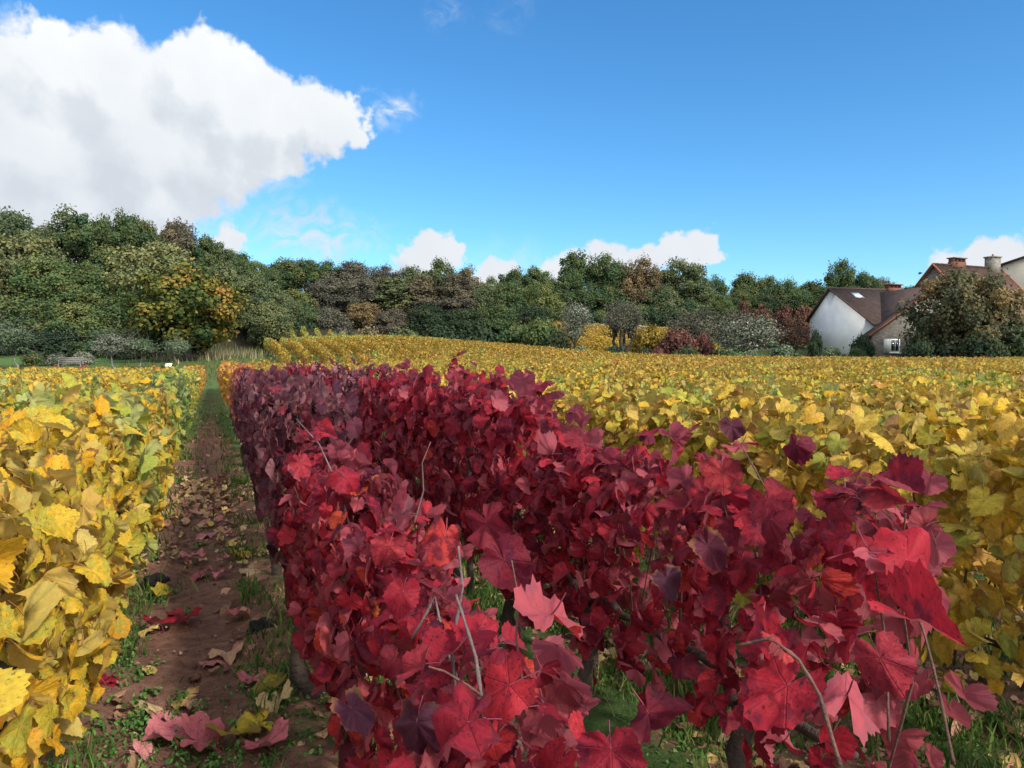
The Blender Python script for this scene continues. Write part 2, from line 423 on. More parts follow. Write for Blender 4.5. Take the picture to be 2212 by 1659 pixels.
TM['greygreen'] = tree_mat('foliage_grey_green', [(0, (0.046, 0.070, 0.039)), (.5, (0.111, 0.149, 0.085)), (1, (0.221, 0.257, 0.156))])
TM['redbush'] = tree_mat('foliage_red', [(0, (.06, .035, .028)), (.5, (.13, .060, .048)), (1, (.25, .10, .078))])
TM['rust'] = tree_mat('foliage_rust', [(0, (.05, .03, .022)), (.5, (.13, .07, .05)), (1, (.22, .11, .07))])
TM['gold'] = tree_mat('foliage_gold', [(0, (.12, .09, .02)), (.5, (.28, .19, .04)), (1, (.40, .27, .06))])
TM['ivy'] = tree_mat('foliage_ivy', [(0, (0.028, 0.051, 0.036)), (.5, (0.041, 0.063, 0.036)), (1, (0.086, 0.096, 0.047))])
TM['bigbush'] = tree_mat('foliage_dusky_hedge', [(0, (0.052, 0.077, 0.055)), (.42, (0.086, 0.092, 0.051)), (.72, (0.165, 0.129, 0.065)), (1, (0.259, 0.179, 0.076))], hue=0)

# ------------------------------------------------------------------ vine leaves
_LK = [0, 14, 28, 40, 54, 68, 85, 100, 116, 134, 150, 164, 175]
_LR = [.95, .93, .87, .86, .91, .90, .83, .82, .84, .79, .72, .60, .20]

def leaf_tpl(n, rings, serr):
    th = np.linspace(-174, 174, n)
    rt = np.random.default_rng(n)
    r = np.interp(np.abs(th), _LK, _LR) * (1 + serr * rt.uniform(.35, 1.5, n) * np.where(np.arange(n) % 2 == 0, 1, -1) * (np.abs(th) < 168))
    th = th + rt.uniform(-1.6, 1.6, n) * (np.abs(th) < 168)
    X, Y = np.sin(np.radians(th)) * r, np.cos(np.radians(th)) * r
    vs = [(0, 0, 0)]; faces = []
    if rings == 2:
        vs += [(x * .52, y * .52, 0) for x, y in zip(X, Y)] + [(x, y, 0) for x, y in zip(X, Y)]
        for i in range(n - 1):
            faces.append((0, 2 + i, 1 + i)); faces.append((1 + i, 2 + i, 2 + n + i, 1 + n + i))
    else:
        vs += [(x, y, 0) for x, y in zip(X, Y)]
        for i in range(n - 1): faces.append((0, 2 + i, 1 + i))
    vs = np.array(vs, float); uv = vs[:, :2].copy()
    if rings == 2:      # the leaf stalk
        k = len(vs)
        pv = []
        for q, (yy, zz) in enumerate([(0, 0), (-.38, -.05), (-.75, -.20)]):
            for a in (0, 2.1, 4.2):
                pv.append((.026 * math.cos(a), yy, zz + .026 * math.sin(a)))
        vs = np.concatenate([vs, pv]); uv = np.concatenate([uv, np.tile([[0, -3.]], (9, 1))])
        for q in range(2):
            for a in range(3):
                b = (a + 1) % 3
                faces.append((k + q * 3 + a, k + q * 3 + b, k + q * 3 + 3 + b, k + q * 3 + 3 + a))
    return dict(v=vs, uv=uv, f=np.array([i for f in faces for i in f]), s=np.array([len(f) for f in faces]))

HI, MID = leaf_tpl(49, 2, .042), leaf_tpl(15, 1, .03)
def leaf_low():
    vs = np.array([(0, -.5, 0), (.75, -.25, 0), (.72, .5, 0), (0, 1, 0), (-.72, .5, 0), (-.75, -.25, 0)], float)
    return dict(v=vs, uv=vs[:, :2].copy(), f=np.array([0, 1, 2, 3, 0, 3, 4, 5]), s=np.array([4, 4]))
LOW = leaf_low()

def unit(a): return a / (np.linalg.norm(a, axis=1, keepdims=True) + 1e-9)

def leaves(tpl, pos, nrm, tip, size, rnd, rg, curl=.25, wave=.10):
    N = len(pos); Z = unit(nrm)
    Y = tip - Z * np.sum(tip * Z, 1, keepdims=True); Y = unit(Y)
    X = np.cross(Y, Z)
    t = tpl['v']; L = np.repeat(t[None], N, 0)
    x, y = t[None, :, 0], t[None, :, 1]
    blade = (tpl['uv'][:, 1] > -2)[None]
    cu = rg.normal(curl + .08, .38, (N, 1)); fo = rg.normal(.18, .46, (N, 1)); cp = rg.normal(.18, .36, (N, 1))
    ph = rg.uniform(0, 6.28, (N, 1)); wv = rg.uniform(.3, 1.6, (N, 1)) * wave
    tw = rg.normal(0, .18, (N, 1))
    th = np.arctan2(x, y); rr = x * x + y * y
    dz = -cu * y * np.abs(y) + fo * np.abs(x) - cp * rr + tw * x * y + wv * np.sin(3 * th + ph) * rr + wv * .6 * np.sin(7 * th + ph * 2) * rr
    L[:, :, 2] += np.where(blade, dz, 0)
    q1, q2, q3 = rg.uniform(0, 6.28, (3, N, 1)); lob = rg.normal(-.015, .045, (N, 1))
    rs = 1 + lob * np.cos(6.25 * th) + .07 * np.sin(2 * th + q1) + .05 * np.sin(5 * th + q2) + .035 * np.sin(11 * th + q3)
    rs = np.where(blade & (rr > .02), rs, 1)
    L[:, :, 0] *= rs * rg.uniform(.82, 1.12, (N, 1)); L[:, :, 1] *= rs
    L *= size[:, None, None] * .62
    Pn = L[:, :, 0:1] * X[:, None] + L[:, :, 1:2] * Y[:, None] + L[:, :, 2:3] * Z[:, None] + pos[:, None]
    nv = len(t)
    F_ = (tpl['f'][None] + (np.arange(N) * nv)[:, None]).ravel()
    S_ = np.tile(tpl['s'], N)
    luv = np.concatenate([np.repeat(tpl['uv'][None], N, 0), np.repeat(rnd[:, None, None], nv, 1)], 2)
    return Pn.reshape(-1, 3), F_, S_, luv.reshape(-1, 3)

def join(parts):
    V_, F_, S_, U_ = [], [], [], []; o = 0
    for v, f, s, u in parts:
        V_.append(v); F_.append(f + o); S_.append(s); U_.append(u); o += len(v)
    return np.concatenate(V_), np.concatenate(F_), np.concatenate(S_), np.concatenate(U_)

def vine_leaf_cloud(n, rg, L=1.0, w=.24, zb=.38, zt=1.14, droop=.9, jit=.5):
    """leaf positions and frames of one trellised vine, its row along local Y"""
    side = rg.choice([-1, 1, 0], n, p=[.40, .40, .20])
    y = rg.uniform(-L / 2 - .07, L / 2 + .07, n)
    lump = .07 * np.sin(y * 7 + rg.uniform(0, 6)) + .05 * np.sin(y * 15 + rg.uniform(0, 6))
    top = zt + lump
    bot = zb + .10 * np.sin(y * 9 + rg.uniform(0, 6))
    zz = rg.beta(1.15, 1.0, n)
    z = bot + (top - bot) * zz
    prof = .62 + .5 * np.sin(np.clip(zz, 0, 1) * math.pi * .85 + .25)
    x = side * w * prof * rg.uniform(.55, 1.12, n)
    m = side == 0
    x[m] = rg.uniform(-w, w, m.sum()) * .85
    z[m] = top[m] + rg.normal(0, .045, m.sum()) - .5 * x[m] ** 2
    nr = np.stack([side * 1.0, np.zeros(n), np.full(n, .35)], 1)
    nr[m] = np.stack([x[m] / w * .8, np.zeros(m.sum()), np.ones(m.sum())], 1)
    nr = unit(nr) + rg.normal(0, jit, (n, 3))
    tip = np.stack([side * .35, np.zeros(n), np.full(n, -droop)], 1) + rg.normal(0, .45, (n, 3))
    tip[m] += np.stack([np.sign(x[m]) * .8, np.zeros(m.sum()), np.zeros(m.sum())], 1)
    return np.stack([x, y, z], 1), nr, tip

def make_shoots(rg, n, zb, zt, over, L=1.0, w=.12):
    res = []
    for i in range(n):
        y0 = rg.uniform(-L / 2, L / 2); x0 = rg.normal(0, .03)
        x1, y1 = rg.normal(0, w), y0 + rg.normal(0, .13)
        z1 = zt + rg.uniform(-.1, over)
        mid = ((x0 + x1) / 2 + rg.normal(0, .03), (y0 + y1) / 2 + rg.normal(0, .03), (zb + z1) / 2)
        end = (x1 + rg.normal(0, .05), y1 + rg.normal(0, .05), z1)
        res.append([(x0, y0, zb), mid, (x1 * .8, y1, zb + (z1 - zb) * .8), end])
    return res

def shoot_leaves(rg, shoots, per, zmin):
    ps, ns, ts = [], [], []
    for s in shoots:
        p = np.array(s)
        for j in range(per):
            f = rg.uniform(.45, 1.0) * 3
            i = min(int(f), 2); q = p[i] + (p[i + 1] - p[i]) * (f - i)
            if q[2] < zmin: continue
            az = rg.uniform(0, 6.28); d = np.array([math.cos(az), math.sin(az), 0])
            ps.append(q + d * rg.uniform(.02, .06)); ns.append(d * .7 + np.array([0, 0, .6]) + rg.normal(0, .4, 3)); ts.append(d * .5 + np.array([0, 0, -.6]) + rg.normal(0, .3, 3))
    if not ps: return np.zeros((0, 3)), np.zeros((0, 3)), np.zeros((0, 3))
    return np.array(ps), np.array(ns), np.array(ts)

def foliage_mesh(name, tpl, n, rg, size, shoots_n=0, over=.2, per=5, zb=.38, zt=1.14, w=.24, droop=.9, L=1.0):
    p, nr, tp = vine_leaf_cloud(n, rg, L, w, zb, zt, droop)
    sh = make_shoots(rg, shoots_n, .35, zt, over, L) if shoots_n else []
    if sh:
        a, b, c = shoot_leaves(rg, sh, per, zt - .25)
        p, nr, tp = np.concatenate([p, a]), np.concatenate([nr, b]), np.concatenate([tp, c])
    N = len(p)
    sz = size * rg.uniform(.62, 1.25, N)
    v, f, s, u = leaves(tpl, p, nr, tp, sz, rg.uniform(0, 1, N), rg)
    return mesh_np(name, v, f, s, u, [V['yellow']]), sh

def trunk_mesh(name, rg, h=.45):
    b = MB(); n = 7; pts = []; rad = []
    ox, oy = rg.normal(0, .05, 2)
    for i in range(n):
        f = i / (n - 1)
        pts.append((ox * math.sin(f * 3) + rg.normal(0, .012), oy * math.sin(f * 2.5) + rg.normal(0, .012), -.06 + f * (h + .06)))
        rad.append((.045 - .016 * f + rg.uniform(-.006, .008)) * (1.25 if i == 0 else 1))
    rad[-1] = .045
    b.tube(pts, rad, 9)
    top = Vector(pts[-1])
    for sg in (-1, 1):
        arm = [top + Vector((0, 0, -.02)), top + Vector((rg.normal(0, .02), sg * .13, .05)), top + Vector((rg.normal(0, .02), sg * .30, .04)), top + Vector((rg.normal(0, .02), sg * .46, .05))]
        b.tube(arm, [.030, .021, .016, .010], 7)
    return b.mesh(name, [BARK], True)

def cane_mesh(name, pts, r0=.0042, r1=.0022, mat=None):
    b = MB(); P = [Vector(p) for p in pts]
    fine = []
    for i in range(len(P) - 1):
        for j in range(4):
            fine.append(P[i].lerp(P[i + 1], j / 4))
    fine.append(P[-1])
    n = len(fine)
    b.tube(fine, [(r0 + (r1 - r0) * i / n) * (1.35 if i % 3 == 0 else 1) for i in range(n)], 6)
    return b.mesh(name, [mat or CANE], True)

# ------------------------------------------------------------------ the vineyard plan
def height_of(k, t):
    """canopy top of the row at t"""
    if k == 0: return (.92 if t < 1.9 else 1.02 if t < 2.9 else 1.08) if t < 4.4 else 1.29
    if k == 1: return 1.08 if t < 3.5 else 1.31
    if k == -1: return 1.20
    if k < -1: return 1.15
    return 1.17

def zone(k, t, x, y, r):
    if k == -1:
        if t < 4.0: return 'yellow' if r < .8 else 'yellowgreen'
        if t < 8: return 'yellowgreen' if r < .8 else 'yellow'
        if t < 14: return 'green' if r < .6 else 'yellowgreen'
        if t < 22: return 'yellowgreen'
        if t < 42: return 'orange' if r < .6 else 'gold'
        return 'redgold'
    if k < -1:
        if t > 40: return 'redgold' if r < .7 else 'orange'
        return 'yellow' if r < .55 else ('yellowgreen' if r < .8 else 'mixed')
    if k == 0:
        if t < 4.4: return 'red'
        if t < 13: return 'purple'
        if t < 16: return 'redgold'
        return 'orange' if t < 40 else 'redgold'
    if k == 1:
        if t < 4.4: return 'red'
        if t < 7: return 'red' if r < .7 else 'purple'
        if t < 17: return 'purple' if r < .6 else 'red'
        return 'gold' if t < 40 else 'orange'
    if y < 16: return 'mixed' if r < .62 else ('yellow' if r < .82 else 'yellowgreen')
    if y < 30: return 'mixed' if r < .45 else ('gold' if r < .85 else 'yellowgreen')
    if k == 99: return ('yellowgreen' if r < .8 else 'gold') if y > 61 + .75 * (x + 24) and x < -6 else 'gold'
    return 'gold' if r < .82 else ('orange' if r < .93 else 'yellowgreen')

plan = []
for k in range(-34, 62):
    s = .42 + SPACING * k
    t = (1.9 if k == 1 else 1.45) if k >= 0 else 1.9
    if k >= 5: t = 1.25 - (k - 4) * .62
    while t < 80:
        tt = t + random.uniform(-.07, .07)
        x, y = row_xy(tt, s)
        ok = y > .6
        if ok:
            ang = math.atan2(x, y)
            ok = abs(ang) < R(37.5) or (abs(x) < 4 and y < 4)
        if k < 0 and tt > 46 + .25 * k: ok = False
        if k >= 0:
            yend = 66 + min(0, (20 - x)) * .02
            if x < 8: yend = np.interp(x, [-30, -8, 0, 8], [80, 82, 78, 67])
            if y > yend: ok = False
            if tt > 46 and s < 4.2: ok = False
            if s < 46 and tt > 50 + max(0, (s - 6)) * .55: ok = False
        if ok:
            plan.append((math.hypot(x, y), k, tt, x, y, random.random()))
        t += 1.0
for i in range(31):
    s = 4.5 + 1.38 * i; t = 52
    while t < 82:
        x, y = row_xy(t + random.uniform(-.07, .07), s)
        if y < np.interp(x, [-30, -8, 0, 8], [80, 82, 78, 67]) and t > 51 + max(0, (s - 6)) * .55:
            plan.append((math.hypot(x, y), 99, t, x, y, random.random()))
        t += .9
plan.sort()
print('vines planned', len(plan))

HERO_R = 7.2
N_IND = 300
near_fol, near_sh, mid_fol, trunks = [], [], [], []
for i in range(7):
    rg = np.random.default_rng(100 + i)
    me, sh = foliage_mesh('vine_foliage_near', HI, 500, rg, .088, 9, .14, 5)
    near_fol.append(me); near_sh.append(sh)
for i in range(7):
    rg = np.random.default_rng(200 + i)
    me, sh = foliage_mesh('vine_foliage_mid', MID, 500, rg, .074, 8, .15, 6, w=.21)
    mid_fol.append(me)
sparse, droopy = [], []
for i in range(4):
    rg = np.random.default_rng(250 + i)
    rg2 = np.random.default_rng(270 + i)
    droopy.append(foliage_mesh('vine_foliage_drooping', HI, 520, rg2, .086, 9, .12, 5, droop=1.7, w=.20)[0])
    sparse.append(foliage_mesh('vine_foliage_sparse', HI, 330, rg, .087, 9, .10, 4, droop=1.7, w=.18)[0])
for i in range(6):
    trunks.append(trunk_mesh('vine_trunk', np.random.default_rng(300 + i)))
cane_meshes = [[cane_mesh('vine_cane', s) for s in sh[:5]] for sh in near_sh]

def set_mat(o, m):
    sl = o.material_slots[0]; sl.link = 'OBJECT'; sl.material = m

COLWORD = {'yellow': 'bright yellow', 'yellowgreen': 'yellow and green', 'green': 'green', 'mixed': 'mottled yellow and brown', 'gold': 'golden', 'orange': 'orange',
           'redgold': 'orange red', 'red': 'crimson', 'purple': 'dark purple'}
ORD = {2: 'first', 3: 'second', 4: 'third', 5: 'fourth', 6: 'fifth', 7: 'sixth', 8: 'seventh', 9: 'eighth'}

def where(k, t, y):
    if k == -1: return 'in the row left of the path'
    if k < -1: return 'behind the yellow row left of the path'
    if k == 0: return 'in the row right of the path'
    if k == 1: return 'in the second row right of the path'
    if k in ORD: return f'in the {ORD[k]} row beyond the two red rows'
    return 'in the wide field right of the red rows'

hero_n = 0
for i, (d, k, t, x, y, r) in enumerate(plan[:N_IND]):
    zn = zone(k, t, x, y, r)
    h = height_of(k, t)
    root = empty('grapevine', (x, y, gz(x, y)), A + (math.pi if random.random() < .5 else 0))
    lab = f'grapevine with {COLWORD[zn]} leaves {where(k, t, y)}'
    root['zone'] = zn
    tag(root, lab, 'grapevine', f'{COLWORD[zn]} grapevines {where(k, t, y)}')
    sz = h / 1.17 * random.uniform(.96, 1.04)
    sw = random.uniform(.9, 1.1) * (1.08 if k == -1 else 1.0)
    near = d < HERO_R
    j = random.randrange(7)
    fm = near_fol[j] if near else mid_fol[j]
    if t < (4.3 if k == 0 else 3.5) and k in (0, 1): fm = sparse[j % 4] if t < (1.9 if k == 0 else 2.2) else droopy[j % 4]
    fo = link('foliage', fm, root)
    fo.scale = (sw, 1, sz)
    if k == -1: fo.location.z = -.10; fo.scale.z = sz * 1.06
    if k == 0:
        flip = -1 if abs(root.rotation_euler.z - A) > 1 else 1
        fo.scale.x = .80; fo.location.x = .06 * flip
        if t > 4.2: fo.location.z = .10; fo.scale.z *= .925
    set_mat(fo, V[zn])
    tr = link('trunk', trunks[random.randrange(6)], root)
    tr.rotation_euler.z = random.choice([0, math.pi])
    if near:
        for me in cane_meshes[j]:
            c = link('cane', me, root); c.scale = (.6 if k in (0, 1) else sw, 1, sz * .95)
    elif d < 15:
        for me in cane_meshes[j][:3]:
            c = link('cane', me, root); c.scale = (sw, 1, sz * 1.03)

# the rest of the field: past three hundred vines, one mass
rest = plan[N_IND:]
parts = []; midx = []
MATS = ['yellow', 'yellowgreen', 'green', 'mixed', 'gold', 'orange', 'redgold', 'purple', 'red']
Q = Matrix.Rotation(A, 3, 'Z'); QN = np.array(Q)
clouds = {}
for lod, n, size in ((0, 330, .088), (1, 200, .112), (2, 120, .14)):
    lst = []
    for i in range(5):
        rg = np.random.default_rng(500 + i + lod * 10)
        lst.append((vine_leaf_cloud(n, rg, 1.0, .19, .35, 1.17, .8, .6), size * rg.uniform(.65, 1.25, n)))
    clouds[lod] = lst
rg = np.random.default_rng(900)
for (d, k, t, x, y, r) in rest:
    lod = 0 if d < 27 else (1 if d < 48 else 2)
    (p, nr, tp), sz = clouds[lod][random.randrange(5)]
    fl = random.choice([-1, 1])
    sc3 = np.array([fl, fl, height_of(k, t) / 1.17 * random.uniform(.93, 1.06)])
    P_ = (p * sc3) @ QN.T + np.array([x, y, gz(x, y)])
    N_ = (nr * np.array([fl, fl, 1])) @ QN.T; T_ = (tp * np.array([fl, fl, 1])) @ QN.T
    v, f, s, u = leaves(LOW, P_, N_, T_, sz, np.clip(rg.uniform(0, 1, len(P_)), 0, 1), rg, .2, 0)
    parts.append((v, f, s, u))
    midx.append(np.full(len(s), MATS.index(zone(k, t, x, y, r))))
v, f, s, u = join(parts)
vm = link('vineyard', mesh_np('vineyard', v, f, s, u, [V[m] for m in MATS], np.concatenate(midx), False))
tag(vm, 'golden vineyard of low clipped rows spreading to the house and wood', 'vineyard', None, 'stuff')

# ------------------------------------------------------------------ ground
def ground():
    nx, ny = 420, 420
    i = np.linspace(-1, 1, nx); xs = 260 * np.sinh(i * 7.2) / math.sinh(7.2)
    j = np.linspace(0, 1, ny); ys = -6 + 566 * np.sinh(j * 5.6) / math.sinh(5.6)
    X, Y = np.meshgrid(xs, ys)
    Z = terrain(X, Y)
    rr = np.hypot(X, Y)
    nz = np.zeros_like(Z)
    for q in range(26):
        kx, ky = rng.normal(0, 9, 2); nz += np.sin(kx * X + ky * Y + rng.uniform(0, 6.28)) * .0035
    for q in range(14):
        kx, ky = rng.normal(0, 2.2, 2); nz += np.sin(kx * X + ky * Y + rng.uniform(0, 6.28)) * .006
    Z = Z + nz * np.clip(1.6 - rr / 14, 0, 1)
    # slight ridge under the vine rows
    t, s = xy_row(X, Y)
    ph = ((s - .42) / SPACING) % 1.0
    Z = Z + .03 * np.cos(ph * 2 * math.pi) * (rr < 40) * (t > .5)
    verts = np.stack([X, Y, Z], 2).reshape(-1, 3)
    idx = np.arange(nx * ny).reshape(ny, nx)
    q = np.stack([idx[:-1, :-1], idx[:-1, 1:], idx[1:, 1:], idx[1:, :-1]], 2).reshape(-1)
    # how grassy: strips under the vines, far path, headland and orchard
    path = np.exp(-((s + .13) / .30) ** 2)
    far = smooth(9, 24, t)
    under = .50 + .16 * np.cos(ph * 2 * math.pi)
    gr = np.where(np.abs(s + .13) < .56, .46 + .55 * far - path * (.45 + .05 * far) , under)
    gr = np.where((t > 47) | (Y > 68), 1.0, gr)
    gr = np.where(t < .9, np.maximum(gr, .5), gr)
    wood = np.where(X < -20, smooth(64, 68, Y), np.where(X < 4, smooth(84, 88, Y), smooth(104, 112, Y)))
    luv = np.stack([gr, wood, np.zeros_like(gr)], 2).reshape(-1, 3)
    m, n_, out = new_mat('ground_soil_and_grass')
    a = n_.new('ShaderNodeAttribute', attribute_name='luv')
    sx = n_.new('ShaderNodeSeparateXYZ'); n_.l.new(a.outputs['Vector'], sx.inputs[0])
    pos = n_.new('ShaderNodeNewGeometry').outputs['Position']
    n1 = n_.noise(pos, 2.2, 5, .65); n2 = n_.noise(pos, 15, 8, .75); n3 = n_.noise(pos, 90, 5, .75); n4 = n_.noise(pos, .12, 3, .5)
    soil = n_.ramp(n2, [(.25, (.11, .056, .040)), (.5, (.29, .145, .098)), (.75, (.45, .27, .19))])
    soil = n_.mix(n_.maprange(n3, .62, .72), soil, (.20, .14, .10, 1))
    grass = n_.ramp(n2, [(.25, (.035, .070, .022)), (.5, (.070, .125, .036)), (.8, (.14, .18, .06))])
    grass = n_.mix(n_.maprange(n4, .45, .65), grass, (.09, .10, .035, 1))
    msk = n_.maprange(n_.math('ADD', sx.outputs[0], n_.math('MULTIPLY', n_.math('SUBTRACT', n1, .5), 1.1)), .42, .62)
    c = n_.mix(msk, soil, grass)
    c = n_.mix(n_.maprange(n4, .3, .6, .0, .5), c, (.035, .055, .025, 1)) if False else c
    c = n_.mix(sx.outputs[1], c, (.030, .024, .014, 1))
    b = n_.new('ShaderNodeBsdfPrincipled'); n_.l.new(c, b.inputs['Base Color']); b.inputs['Roughness'].default_value = .95
    b.inputs['Specular IOR Level'].default_value = .15
    bp = n_.new('ShaderNodeBump'); bp.inputs['Strength'].default_value = 1.; bp.inputs['Distance'].default_value = .05
    n_.l.new(n_.math('ADD', n2, n_.math('MULTIPLY', n3, .6)), bp.inputs['Height']); n_.l.new(bp.outputs[0], b.inputs['Normal'])
    n_.l.new(b.outputs[0], out.inputs[0])
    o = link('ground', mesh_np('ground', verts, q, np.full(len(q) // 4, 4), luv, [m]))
    tag(o, 'brown stony soil and green grass between the vine rows', 'ground', None, 'structure')
ground()

# ---- grass blades, weeds, litter, clods (nobody could count them)
def near_spots(n, rg, tmax=16., smin=-3.2, smax=7., fall=5.):
    t = rg.exponential(fall, n * 3) + .6; t = t[t < tmax][:n]
    s = rg.uniform(smin, smax, len(t))
    return t, s

def in_view(x, y, m=36.5): return (np.abs(np.arctan2(x, y)) < R(m)) & (y > .5)

def grass_stuff():
    rg = np.random.default_rng(41)
    cx = rg.uniform(0, 1, 1)
    t, s = near_spots(210000, rg, 40, -1.3, 5.5, 5.)
    ph = np.abs((((s - .42) / SPACING + .5) % 1.0) - .5)          # 0 at the vine row, .5 mid alley
    clump = np.sin(t * 5.1 + s * 3.3) + np.sin(t * 2.3 - s * 6.1) + np.sin(t * 9.7 + s * 8.1) * .6
    onpath = np.abs(s + .13) < .55
    dpath = np.abs(s + .13)
    pk = np.where(onpath, np.clip(.12 + (t - 8) / 12, .05, .9) * np.where(dpath < .2, .25, 1) + np.where(dpath > .27, .45, 0), .75)
    keep = (clump > -.2 + rg.normal(0, .5, len(t))) & (rg.uniform(0, 1, len(t)) < pk)
    t, s = t[keep], s[keep]
    x, y = row_xy(t, s); ok = in_view(x, y, 38); x, y, t = x[ok], y[ok], t[ok]
    N = len(x); z = terrain(x, y)
    h = rg.uniform(.025, .085, N) * rg.choice([1, 1, 1, 1.9], N); az = rg.uniform(0, 6.28, N); w = rg.uniform(.002, .0045, N) * (1 + t * .10)
    ln = rg.uniform(.2, .9, N) * h; az2 = rg.uniform(0, 6.28, N)
    b0 = np.stack([x - np.cos(az) * w, y - np.sin(az) * w, z - .005], 1); b1 = np.stack([x + np.cos(az) * w, y + np.sin(az) * w, z - .005], 1)
    mid = np.stack([x + np.cos(az2) * ln * .35, y + np.sin(az2) * ln * .35, z + h * .6], 1); off = np.stack([np.cos(az) * w, np.sin(az) * w, 0 * w], 1) * .8
    tip = np.stack([x + np.cos(az2) * ln, y + np.sin(az2) * ln, z + h], 1)
    v = np.stack([b0, b1, mid + off, tip, mid - off], 1).reshape(-1, 3)
    f = (np.array([0, 1, 2, 4, 4, 2, 3])[None] + (np.arange(N) * 5)[:, None]).ravel()
    u = np.repeat(np.stack([0 * x, 0 * x, rg.uniform(0, 1, N)], 1)[:, None], 5, 1).reshape(-1, 3)
    m = tree_mat('grass_blades', [(0, (.03, .07, .014)), (.5, (.07, .14, .03)), (.85, (.15, .20, .05)), (1, (.30, .25, .11))], .3, 0)
    o = link('grass', mesh_np('grass', v, f, np.tile([4, 3], N), u, [m]))
    tag(o, 'short green grass along the path edges and under the vines', 'grass', None, 'stuff')
grass_stuff()

def weeds_stuff():
    rg = np.random.default_rng(43)
    cs = []
    for (u, v, n, sp) in [(300, 1620, 60, .16), (200, 1600, 40, .14), (370, 1600, 30, .10), (480, 1640, 14, .08), (330, 1290, 26, .09), (250, 1380, 22, .08), (260, 1400, 10, .05), (270, 1440, 10, .04),
                          (235, 1420, 8, .05), (540, 1270, 16, .06), (600, 1530, 22, .10), (570, 1480, 18, .08), (640, 1470, 10, .07), (660, 1600, 30, .12), (330, 1200, 24, .12), (370, 1100, 24, .14), (500, 1050, 20, .12),
                          (510, 1190, 20, .10), (520, 1010, 16, .14), (150, 1640, 20, .1), (400, 1330, 8, .03), (305, 1460, 10, .04), (1500, 1630, 60, .22), (1300, 1560, 40, .2), (2100, 1600, 60, .25), (2150, 1450, 40, .25), (1250, 1400, 30, .25), (1700, 1640, 40, .2)]:
        p = on_ground(u, v)
        for i in range(n):
            cs.append((p.x + rg.normal(0, sp), p.y + rg.normal(0, sp * 1.5)))
    t, s = near_spots(420, rg, 14, -1, 6, 4.5)
    keep = (np.abs(s + .13) > .30); t, s = t[keep], s[keep]
    x, y = row_xy(t, s); cs += list(zip(x, y))
    P_, N_, T_, S_ = [], [], [], []
    for (x, y) in cs:
        z = gz(x, y); n = rg.integers(7, 15); sz = rg.uniform(.010, .026)
        for i in range(n):
            az = rg.uniform(0, 6.28); d = np.array([math.cos(az), math.sin(az), 0]); rr = rg.uniform(.2, 1.2) * sz * 1.3
            P_.append(np.array([x, y, z + rg.uniform(.008, .045)]) + d * rr); N_.append(d * .4 + [0, 0, 1] + rg.normal(0, .25, 3)); T_.append(d + [0, 0, .1]); S_.append(sz * rg.uniform(.7, 1.2))
    tpl = dict(v=np.array([(0, -.3, 0), (.34, .1, .05), (.40, .55, .05), (0, .95, -.02), (-.40, .55, .05), (-.34, .1, .05)], float), f=np.array([0, 1, 2, 3, 0, 3, 4, 5]), s=np.array([4, 4]))
    tpl['uv'] = tpl['v'][:, :2].copy()
    N = len(P_)
    v, f, s, u = leaves(tpl, np.array(P_), np.array(N_), np.array(T_), np.array(S_) * 1.3, rg.uniform(0, 1, N), rg, .2, 0)
    m = tree_mat('weed_leaves', [(0, (.04, .10, .025)), (.5, (.08, .18, .04)), (1, (.16, .26, .08))], .25, 0)
    o = link('weeds', mesh_np('weeds', v, f, s, u, [m]))
    tag(o, 'low bright green weeds growing in patches beside the path', 'weeds', None, 'stuff')
weeds_stuff()

def litter_stuff():
    rg = np.random.default_rng(47)
    t, s = near_spots(9500, rg, 30, -1.1, 7., 5.5)
    dpath = np.abs(s + .13)
    keep = (rg.uniform(0, 1, len(t)) < np.where((dpath < .5) & (t < 6.0), .12, np.where((dpath < .5) & (t > 11), .40, .75)))
    t, s = t[keep], s[keep]
    # a thick drift of leaves across the path at about eight metres
    t = np.concatenate([t, rg.normal(9.0, .9, 420)]); s = np.concatenate([s, rg.normal(-.05, .30, 420)])
    x, y = row_xy(t, s); ok = in_view(x, y); x, y = x[ok], y[ok]; N = len(x)
    p = np.stack([x, y, terrain(x, y) + rg.uniform(.012, .035, N)], 1)
    nr = np.array([0, 0, 1.]) + rg.normal(0, .33, (N, 3)); tp = rg.normal(0, 1, (N, 3))
    v, f, s_, u = leaves(MID, p, nr, tp, rg.uniform(.04, .088, N), rg.uniform(0, 1, N), rg, .1, .16)
    o = link('leaf_litter', mesh_np('leaf_litter', v, f, s_, u, [V['dry']]))
    tag(o, 'scattered fallen vine leaves covering the soil between rows', 'fallen leaves', None, 'stuff')
litter_stuff()

